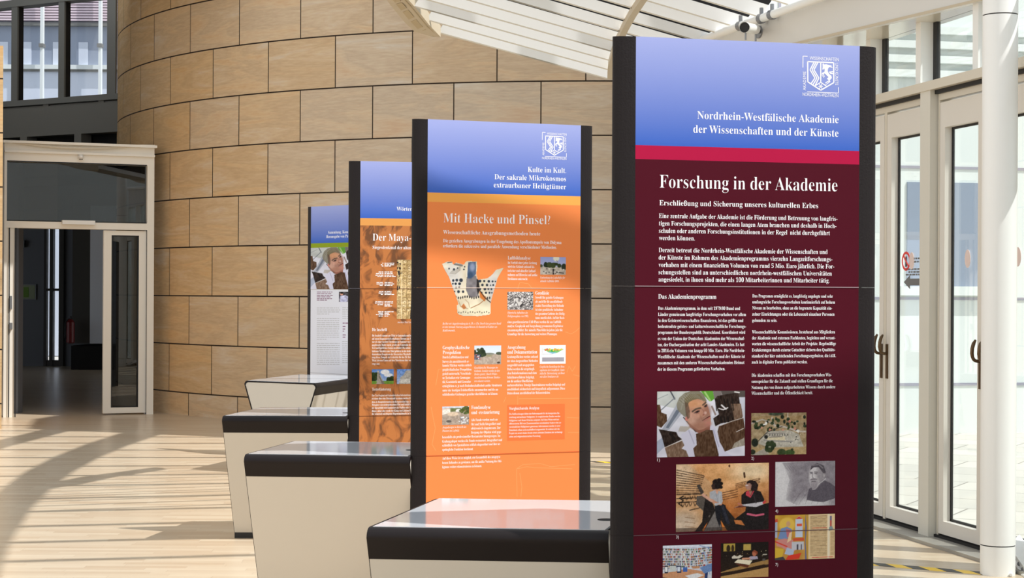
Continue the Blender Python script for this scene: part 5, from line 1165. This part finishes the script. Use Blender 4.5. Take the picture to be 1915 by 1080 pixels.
add(887, [('Geoelektrische Messungen im', 931, 688.8), ('Gelände. Sonden werden in den', 934.5, 695), ('Boden gesetzt. Durch Wider-', 930, 701), ('standsmessung können Struktu-', 935.5, 707.3), ('ren erkannt werden.', 917, 713.8)])
add(1009.5, [('Graphische Darstellung der Mess-', 1056, 687.3), ('ergebnisse der Geophysik. Unter-', 1056, 693.5), ('irdische Steinsetzung zeichnet', 1056, 699.5), ('mit allen Strukturen ab.', 1045, 705.7)])
add(827, [('Ausgrabungen im Bereich des', 872, 800.5), ('Theaters im Luftbild.', 859, 807)])
for i, rw in enumerate(R): E2.text('caption#%d' % i, rw, 3.9, 'i')
q0, q1 = E2.uz(948.5, 756.5), E2.uz(1056, 821)
E2.shape('text_box', [(q0[0], q0[1]), (q1[0], q0[1]), (q1[0], q1[1]), (q0[0], q1[1])], m=mat('deeper_orange_ink', (238, 116, 56), 0.42), off=0.00015, px=False)
E2.text('box_heading', [('Vergleichende Analyse', 952, 1008.3, 765.9)], 5.6, 's', off=0.0004)
ys = [775.3, 781.2, 787.3, 793.3, 799.3, 805.3, 811.3, 817.5]; xs = [1046.5, 1047.5, 1045, 1049.5, 1048, 1046.5, 1052, 1011]
tx = ['Die Feldforschungen bilden den Referenzpunkt für die komparative Be-', 'trachtung extraurbaner Heiligtümer. In vergleichenden Studien werden', 'Heiligtümer nach festen Kriterien analysiert. Auf diese Weise wird ein', 'differenziertes Bild vom Zusammenwirken verschiedener Kulte in den un-', 'terschiedlichen Heiligtümern gewonnen. Informationen werden in einer', 'Datenbank erfasst und anschließend ausgewertet. So widmet sich das', 'Projekt mit einem dualen Ansatz einem zentralen Desiderat der archäologi-', 'schen und religionshistorischen Forschung.']
E2.text('box_text', [(t, 952.3, x1, y) for t, x1, y in zip(tx, xs, ys)], 3.5, 's', off=0.0004)
E2.picture('photograph', pic_balloon(72, 54), 1010.5, 480, 1058, 513.5)
E2.picture('photograph', pic_rubble(74, 54), 949, 545, 997, 578.8)
E2.picture('photograph', pic_field(76, 54), 887, 645.8, 937, 680.7)
E2.picture('photograph', pic_chart(74, 54), 1009.4, 645, 1057.7, 679.6)
E2.picture('photograph', pic_site(76, 54), 827, 759.6, 877, 793.2)
pc = pic_pot(150, 144); E2.picture('beaker_picture', pc, 815, 480, 945, 602, mask=pc.mask(POT_OUT))
# faint line drawing of ruins
rnd = random.Random(2)
def faint(pts):
    for p, q in zip(pts[:-1], pts[1:]):
        dx, dy = q[0] - p[0], q[1] - p[1]; l = math.hypot(dx, dy) or 1; nx, ny = -dy / l * .45, dx / l * .45
        E2.shape('line_drawing', [(p[0] + nx, p[1] + ny), (q[0] + nx, q[1] + ny), (q[0] - nx, q[1] - ny), (p[0] - nx, p[1] - ny)], M_FAINT, off=0.0001)
M_FAINT = mat('faint_line_ink', (250, 158, 96), 0.42)
for pts in ([(806, 760), (814, 800), (808, 830), (815, 842)], [(815, 720), (820, 690), (842, 688)], [(967, 928), (966, 876), (978, 868), (1010, 866), (1030, 872), (1075, 868)], [(968, 876), (985, 872), (1000, 874), (1070, 876)], [(972, 884), (976, 910), (974, 928)], [(968, 740), (968, 756)], [(1057, 620), (1068, 624), (1078, 618), (1084, 612)], [(860, 760), (860, 740)], [(946, 742), (942, 752)], [(1060, 780), (1083, 781)], [(970, 745), (1083, 744)], [(1072, 700), (1084, 703)], [(968, 540), (972, 528), (988, 530), (996, 540)], [(1062, 808), (1083, 808)], [(1060, 696), (1064, 684), (1070, 694), (1076, 684)], [(832, 720), (836, 700)]): faint(pts)
crest(E2); E2.done()

# --- brown panel
a, b = at_s(673, 238.3), None
th = math.radians(14.5); b = (a[0] + .748 * math.cos(th), a[1] + .748 * math.sin(th))
z1, z2 = zpx(a, b, 674, 407.4), zpx(a, b, 674, 421)
E3 = Exhibit(a, b, 'brown display panel about a carved door beam, partly hidden behind the orange one', [(0, z2, (150, 90, 50), (150, 90, 50), 2), (z2, z1, (222, 156, 86), (222, 156, 86), 0), (z1, 3 * S, BLB, BLT, 0)], [(110, 66, 40), (110, 66, 40)], None)
E3.text('header_text', [('Wörter', 741.8, 770.5, 393.6)], 7.2)
E3.text('title', [('Der Maya-', 696.8, 768.8, 449.6)], 13, 'r')
E3.text('subtitle', [('Siegesdenkmal der alten', 696.8, 768.8, 465)], 6)
E3.text('heading#0', [('Die Inschrift', 695.8, 723.6, 618.5)], 5.4); E3.text('heading#1', [('Texterläuterung', 695.8, 731, 730)], 5.4)
ys = [628.7, 634.7, 640.5, 646.3, 652, 657.9, 663.6, 669.4, 675.2, 681.5]; tx = ['Die Inschrift stammt aus Tikal in Guatemala und be', 'auf einem fragmentarisch erhaltenen Türsturz aus H', 'war als einer von drei Türstürzen im Sanktuar von T', 'angebracht. Dabei wurde jeweils die Unterseite des', 'Text und figürlichen Szenen beschnitzt. Die sieben e', 'haltenen Türstürze aus Tikal gehören zu den bedeu', 'deutendsten Zeugnissen der klassischen Mayakultu', 'tung dieses Tempels als Grabstätte für den 26. Herr', 'Tikal, dessen Taten auf den Türstürzen hier ver', 'ewigt sind.']
E3.text('body_text', [(t, 695.6, 769.2 if i < 9 else 710, y) for i, (t, y) in enumerate(zip(tx, ys))], 3.7)
ys = [740.7, 746.5, 752.8, 758.3, 763.9, 769.7, 775.2]; tx = ['Der Text beginnt mit kalendarischen Informationen', 'tet dann über eine Distanzzahl zu einem zweiten Da', 'dem als Hauptinformation ein Kriegsbericht folgt, de', 'Metapher vom niedergebrachten Flint und Schild be', 'zes Sprachbild wird konnotiert als Waffen oder Ar', 'dienst, sicher aber wurde der König von Calakmul C', 'der seinerzeit mächtigsten Hegemonialmacht im M']
E3.text('body_text#1', [(t, 695.4, 769.2, y) for t, y in zip(tx, ys)], 3.7)
E3.text('caption', [('Anschein: Tikal Tem', 743, 769, 603.5)], 3, 'i')
rows = []
for (y, l, r) in ((492.5, 715, 738), (495.5, 712, 738), (497.8, 714, 732), (509, 708, 734), (512, 703, 735), (515, 702, 736), (517.5, 706, 740), (528.5, 704, 734), (531.3, 704, 737), (534, 710, 734), (545.5, 709, 732), (548.3, 708, 732), (551, 712, 737), (564.2, 702, 735), (567, 701, 735), (570, 706, 731), (572.5, 718, 733), (583.3, 707, 737), (586, 708, 729), (588.7, 703, 729), (591.3, 708, 726)):
    rows.append([(l, 717, y), (719, r, y)])
gi = 0
for n_ in (3, 4, 3, 4, 4, 3):
    for side in (0, 1): E3.bars('small_text#%d%d' % (gi, side), [rw[side] for rw in rows[gi:gi + n_]], 1.5, 'text_white', 4 + gi)
    gi += n_
E3.picture('photograph', pic_stela(80, 150), 742.6, 485.3, 782, 596)
E3.picture('photograph', pic_temple(64, 44, 0), 695.4, 690, 736.2, 717.2)
E3.picture('photograph', pic_temple(64, 44, 1), 742.4, 689.8, 783, 717)
E3.done()

# --- white panel in the back
a = at_s(581, 155.0); th = math.radians(-43); b = (a[0] + .748 * math.cos(th), a[1] + .748 * math.sin(th))
z1, z2 = zpx(a, b, 582, 454.8), zpx(a, b, 582, 463)
E4 = Exhibit(a, b, 'farthest display panel, white below a green stripe and dark blue header', [(0, 2 * S, (228, 228, 236), (228, 228, 236), 0), (2 * S, z2, (190, 180, 170), (190, 180, 170), 0), (z2, z1, (140, 158, 26), (140, 158, 26), 0), (z1, 3 * S, BLB, BLT, 0)], [(150, 150, 154), (236, 236, 240)], None)
E4.text('header_text', [('Sammlung, Kom', 613.7, 651.2, 436.8), ('Herausgabe von Pa', 610, 651.2, 444.8)], 5.2)
K = 6.353
rows = [(575 + 112 / K, 575 + x / K, 535 + y / K) for y, x in ((72, 298), (92, 285), (111, 300), (130, 285), (150, 292), (168, 232))]
E4.bars('small_text#0', rows, 1.3, 'text_dark', 2)
def e4(rs, x0=112): return [(575 + x0 / K, min(652, 575 + x / K), 535 + y / K) for y, x in rs]
for i, (rs, x0, m, h_) in enumerate((([(260, 376), (284, 388), (308, 384), (332, 260)], 112, 'text_grey', 1.1), ([(386 + 24.6 * i, 378 if i < 10 else 226) for i in range(11)], 112, 'text_grey', 1.1), ([(682 + 24.8 * i, 382) for i in range(11)], 112, 'text_grey', 1.1), ([(258 + 25 * i, 500) for i in range(6)], 414, 'text_grey', 1.1), ([(660 + 25 * i, 500) for i in range(11)], 414, 'text_grey', 1.1), ([(442, 484)], 418, 'text_dark', 1.6), ([(482, 455), (512, 456), (536, 436)], 418, 'text_dark', 1.5), ([(582, 456), (608, 462)], 418, 'text_dark', 1.5))):
    E4.bars('small_text#%d' % (i + 1), e4(rs, x0), h_, m, 3 + i)
E4.picture('photograph', pic_man(150, 110), 581.3, 463.2, 683, 540.6)
E4.picture('photograph', pic_worker(40, 40), 575 + 374 / K, 535 + 64 / K, 664, 535 + 187 / K)
E4.done()

# ================================================================== THE TABLES
HT = 0.762
def table(fl, fr, bl, right_len, label, end_dark=True):
    """fl, fr: ends of the front edge of the top, bl: back corner behind fl (floor coordinates)"""
    fl, fr, bl = Vector((*fl[:2], 0)), Vector((*fr[:2], 0)), Vector((*bl[:2], 0))
    ul = (fr - fl).normalized(); L = (fr - fl).length + right_len; vv = bl - fl; Dp = vv.length; vn = vv.normalized()
    def P(u, v, z): return fl + ul * u + vn * v + Vector((0, 0, z))
    r = thing('exhibit_table', fl, label, 'table', None)
    sb = 0.25; z0, zb0, R = 0.035, 0.66, 0.032
    # outline across the table, front half from the bottom up
    def side(d=0.0):
        zlo = z0; slope = sb / (HT - R - zlo)
        pts = [(sb + d, zlo), ((HT - R - zb0) * slope + d, zb0), (0.004 + d, HT - R - 0.012)]
        for k in range(7): q = math.pi * 0.5 * k / 6; pts.append((R - (R - d) * math.cos(q) if d == 0 else R - (R - d) * math.cos(q), HT - R + (R - d) * math.sin(q)))
        return pts
    fr_ = side(); prof = fr_ + [(Dp - v, z) for v, z in reversed(fr_)]
    # body (cream): straight sides between bottom and band
    g = G(); lo = [(sb, z0), ((HT - R - zb0) * sb / (HT - R - z0), zb0)]; q = [lo[0], lo[1], (Dp - lo[1][0], zb0), (Dp - lo[0][0], z0)]
    g.prism([P(0.001, v, z) for v, z in q], ul * (L - 0.002)); g.build('body', 'tbody', r)
    # end cheek
    for (u, t) in ((0.0, 0.004), (L - 0.004, 0.004)):
        c = [(v + (0.003 if v < Dp / 2 else -0.003), z - (0.003 if z > HT - 0.03 else 0)) for v, z in prof]
        g = G(); g.prism([P(u, v, z) for v, z in c], ul * t); g.build('end_cheek', 'tbody', r)
    # dark band wrapped over the long edges and round the ends
    for s in (0, 1):
        bd = [p for p in fr_[1:]]; bd = bd if not s else [(Dp - v, z) for v, z in bd]
        inn = [(v + (0.01 if not s else -0.01), z - 0.002) for v, z in bd]
        g = G(); n = len(bd)
        loop = bd + list(reversed(inn)); g.prism([P(0, v, z) for v, z in loop], ul * L); g.build('edge_band', 'tband', r, smooth=True)
    for u in (-0.0014, L - 0.0012):
        ins = lambda d: [(v + (d if v < Dp / 2 else -d), z - (d * 0.9 if z > HT - 0.035 else 0)) for v, z in prof]
        po, inn = ins(0.0008), ins(0.014); g = G()
        for k in range(len(prof) - 1):
            a_, b_, c_, d_ = po[k], po[k + 1], inn[k + 1], inn[k]
            g.hexa([P(u, *a_), P(u, *b_), P(u, *c_), P(u, *d_)], [P(u + 0.0026, *a_), P(u + 0.0026, *b_), P(u + 0.0026, *c_), P(u + 0.0026, *d_)])
        g.build('end_trim', 'tband', r)
    g = G(); g.prism([P(0.012, R - 0.004, HT - 0.006), P(L - 0.014, R - 0.004, HT - 0.006), P(L - 0.014, Dp - R + 0.004, HT - 0.006), P(0.012, Dp - R + 0.004, HT - 0.006)], (0, 0, 0.0075)); top = g.build('top', 'ttop', r)
    g = G(); g.prism([P(0.0, sb + 0.002, 0), P(L, sb + 0.002, 0), P(L, Dp - sb - 0.002, 0), P(0.0, Dp - sb - 0.002, 0)], (0, 0, z0 + 0.001)); g.build('plinth', 'black', r)
    return r, P, L, Dp, top
def hp(px, py): return at_height(px, py, HT)
def hole(P, top, c, rr=0.03):
    g = G(); g.prism([c + Vector((rr * math.cos(q), rr * math.sin(q), 0.0022)) for q in [k * math.pi / 12 for k in range(24)]], (0, 0, -0.004)); g.build('cable_hole', 'hole', top)
r, P, L, Dp, top = table(hp(686, 986), hp(1136.5, 993), hp(819, 930), 0.0, 'nearest cream table with dark rim and glossy top, beside the maroon panel')
hole(P, top, hp(1128, 972) + Vector((0.012, 0, 0)), 0.031)
r, P, L, Dp, top = table(hp(456.5, 849), hp(765, 853.5), hp(551, 823.5), 0.0, 'second cream table from the front, ending at the orange panel')
hole(P, top, hp(771, 841.5), 0.031)
r, P, L, Dp, top = table(hp(415.5, 777), hp(648.5, 778), hp(491, 760.5), 0.0, 'third cream table from the front, ending at the brown panel')
hole(P, top, hp(650, 772), 0.031)
# the farthest one stands endwise: its long front is its right side
e1, e2 = hp(457, 711), hp(592.5, 716.2)
dv = Vector((0.252, 0.968, 0)).normalized()
table(e2, e2 + dv * 1.22, e1, 0.0, 'farthest cream table, showing its dark-rimmed trapezoid end below the white panel')

# ================================================================== SMALL THINGS
def tape(p0, p1, wd, n, first, label):
    d = (p1 - p0); s = Vector((d.y, -d.x, 0)).normalized() * wd / 2; dn = d.normalized()
    r = thing('floor_tape', p0, label, 'tape', None)
    for k in range(n):
        a, b = p0 + d * (k / n), p0 + d * ((k + 1) / n); sk = dn * wd * 0.9
        g = G(); g.prism([a - s, b - s, b + s + sk, a + s + sk], (0, 0, 0.0012)); g.build('yellow_stripe' if (k + first) % 2 else 'black_stripe', 'yellow' if (k + first) % 2 else 'blacktape', r)
t0, t1 = at_height(1560, 1048), at_height(1840, 1071.5); tape(t0, t1, 0.10, 9, 0, 'yellow and black hazard tape on the floor by the white column')
t0, t1 = at_height(1095, 862.6), at_height(1160, 864.6); tape(t0, t1, 0.12, 4, 0, 'yellow and black hazard tape on the floor seen between the orange and maroon panels')

# notices on the glass of the middle door
dl_ = LEAVES.get((K0 - 1, False))
if dl_:
    lf = dl_[1]; off = -0.0462
    st = thing('door_notice', PF.pt(fu(1694, 490), 1.6, off), 'no-smoking notice with a grey arrow stuck on the glass door', 'notice')
    def gp(px, py): u, z = PF.hit(px, py, off); return PF.pt(u, z, off)
    cu, cz = PF.hit(1694.5, 488, off)
    g = G(); R1, R2 = 0.062, 0.046; q = [k * math.pi / 16 for k in range(33)]
    for a_, b_ in zip(q[:-1], q[1:]): g.prism([PF.pt(cu + R1 * math.cos(a_), cz + R1 * math.sin(a_), off), PF.pt(cu + R1 * math.cos(b_), cz + R1 * math.sin(b_), off), PF.pt(cu + R2 * math.cos(b_), cz + R2 * math.sin(b_), off), PF.pt(cu + R2 * math.cos(a_), cz + R2 * math.sin(a_), off)], PF.n * 0.001)
    g.prism([PF.pt(cu - 0.04, cz + 0.03, off), PF.pt(cu - 0.03, cz + 0.04, off), PF.pt(cu + 0.04, cz - 0.03, off), PF.pt(cu + 0.03, cz - 0.04, off)], PF.n * 0.0012); g.build('prohibition_ring', 'red', st)
    g = G(); g.prism([PF.pt(cu - 0.012, cz - 0.036, off), PF.pt(cu + 0.012, cz - 0.036, off), PF.pt(cu + 0.008, cz + 0.03, off), PF.pt(cu - 0.008, cz + 0.03, off)], PF.n * 0.0006); g.build('cigarette', 'gasket', st)
    g = G(); zc = PF.hit(1705, 527, off)[1]; ua = fu(1690.5, 527, off)
    g.prism([PF.pt(ua, zc, off), PF.pt(ua + 0.09, zc - 0.045, off), PF.pt(ua + 0.09, zc - 0.022, off), PF.pt(ua + 0.34, zc - 0.022, off), PF.pt(ua + 0.34, zc + 0.022, off), PF.pt(ua + 0.09, zc + 0.022, off), PF.pt(ua + 0.09, zc + 0.045, off)], PF.n * 0.001); g.build('arrow', 'signgrey', st)
    g = G(); rnd = random.Random(9)
    for px, y0, n in ((1701, 485, 1), (1702, 491, 1), (1694, 505, 1), (1699, 510, 1), (1694, 515, 1)):
        u, z = PF.hit(px, y0, off); x = u; end = fu(1718, y0, off) + 0.06
        while x < end:
            l = rnd.uniform(0.02, 0.05); g.prism([PF.pt(x, z, off), PF.pt(x + l, z, off), PF.pt(x + l, z + 0.011, off), PF.pt(x, z + 0.011, off)], PF.n * 0.001); x += l + 0.01
    g.build('small_print', 'signgrey', st)

# power strip and its cable by the column
pb0 = at_height(1908, 1062, 0.05); 
ps = thing('power_strip', (pb0.x, pb0.y, 0.0), 'white power strip with cables on the floor at the right edge behind the column', 'power strip')
p0, p1 = at_depth(1897, 1024, 9.75), at_depth(1932, 1072, 9.45)
d = (p1 - p0); s = Vector((0.05, 0.06, 0.02)); u = Vector((-0.01, -0.02, 0.05))
g = G(); g.hexa([p0 - s, p1 - s, p1 - s + u, p0 - s + u], [p0 + s, p1 + s, p1 + s + u, p0 + s + u]); g.build('housing', 'plastic', ps)
g = G()
for k in range(4):
    c = p0 - s + d * (0.2 + 0.2 * k) + u * 0.55; g.tube([c, c + Vector((0, -0.004, 0))], 0.012, 10)
g.build('socket', 'steel', ps)
g = G(); pts = [at_depth(1899, 1050, 9.55), at_depth(1906, 1062, 9.5), at_depth(1912, 1074, 9.4), at_height(1925, 1079, 0.012), at_height(1950, 1076, 0.012)]
g.tube(pts, 0.010, 8); g.build('cable', 'plastic', ps, smooth=True)
g = G(); pts = [at_height(1890, 1074, 0.012), at_depth(1900, 1067, 9.5), at_depth(1920, 1060, 9.45), at_depth(1935, 1058, 9.4)]
g.tube(pts, 0.008, 8); g.build('cable', 'plastic', ps, smooth=True)

# unseen block added outside to shade the foot of the nearest panel
blk = thing('neighbour_wing', (8, 0, 0), 'plain pale block of the neighbouring wing outside the glass front', 'building')
q0, q1 = Vector((1.092, 5.525, 1.28)), Vector((0.371, 5.341, 1.14))
k = 7.0; q0 = q0 + Vector((SH.x, SH.y, 1)) * k; q1 = q1 + Vector((SH.x, SH.y, 1)) * k
dd = (q0 - q1).normalized(); e0, e1 = q1 - dd * 0.35, q0 + dd * 6.0
lo = [Vector((e0.x, e0.y, -0.03)), Vector((e1.x, e1.y, -0.03)), Vector((e1.x + 1, -5, -0.03)), Vector((e0.x + 2.0, -5, -0.03))]
hi = [e0, e1, Vector((e1.x + 1, -5, e1.z)), Vector((e0.x + 2.0, -5, e0.z))]
g = G(); g.hexa(lo, [Vector((p.x, p.y, p.z - 0.12)) for p in hi]); g.build('wall', 'ext', blk)
g = G(); g.hexa([Vector((p.x, p.y, p.z - 0.12)) for p in hi], hi); g.build('coping', 'ext_frame', blk)
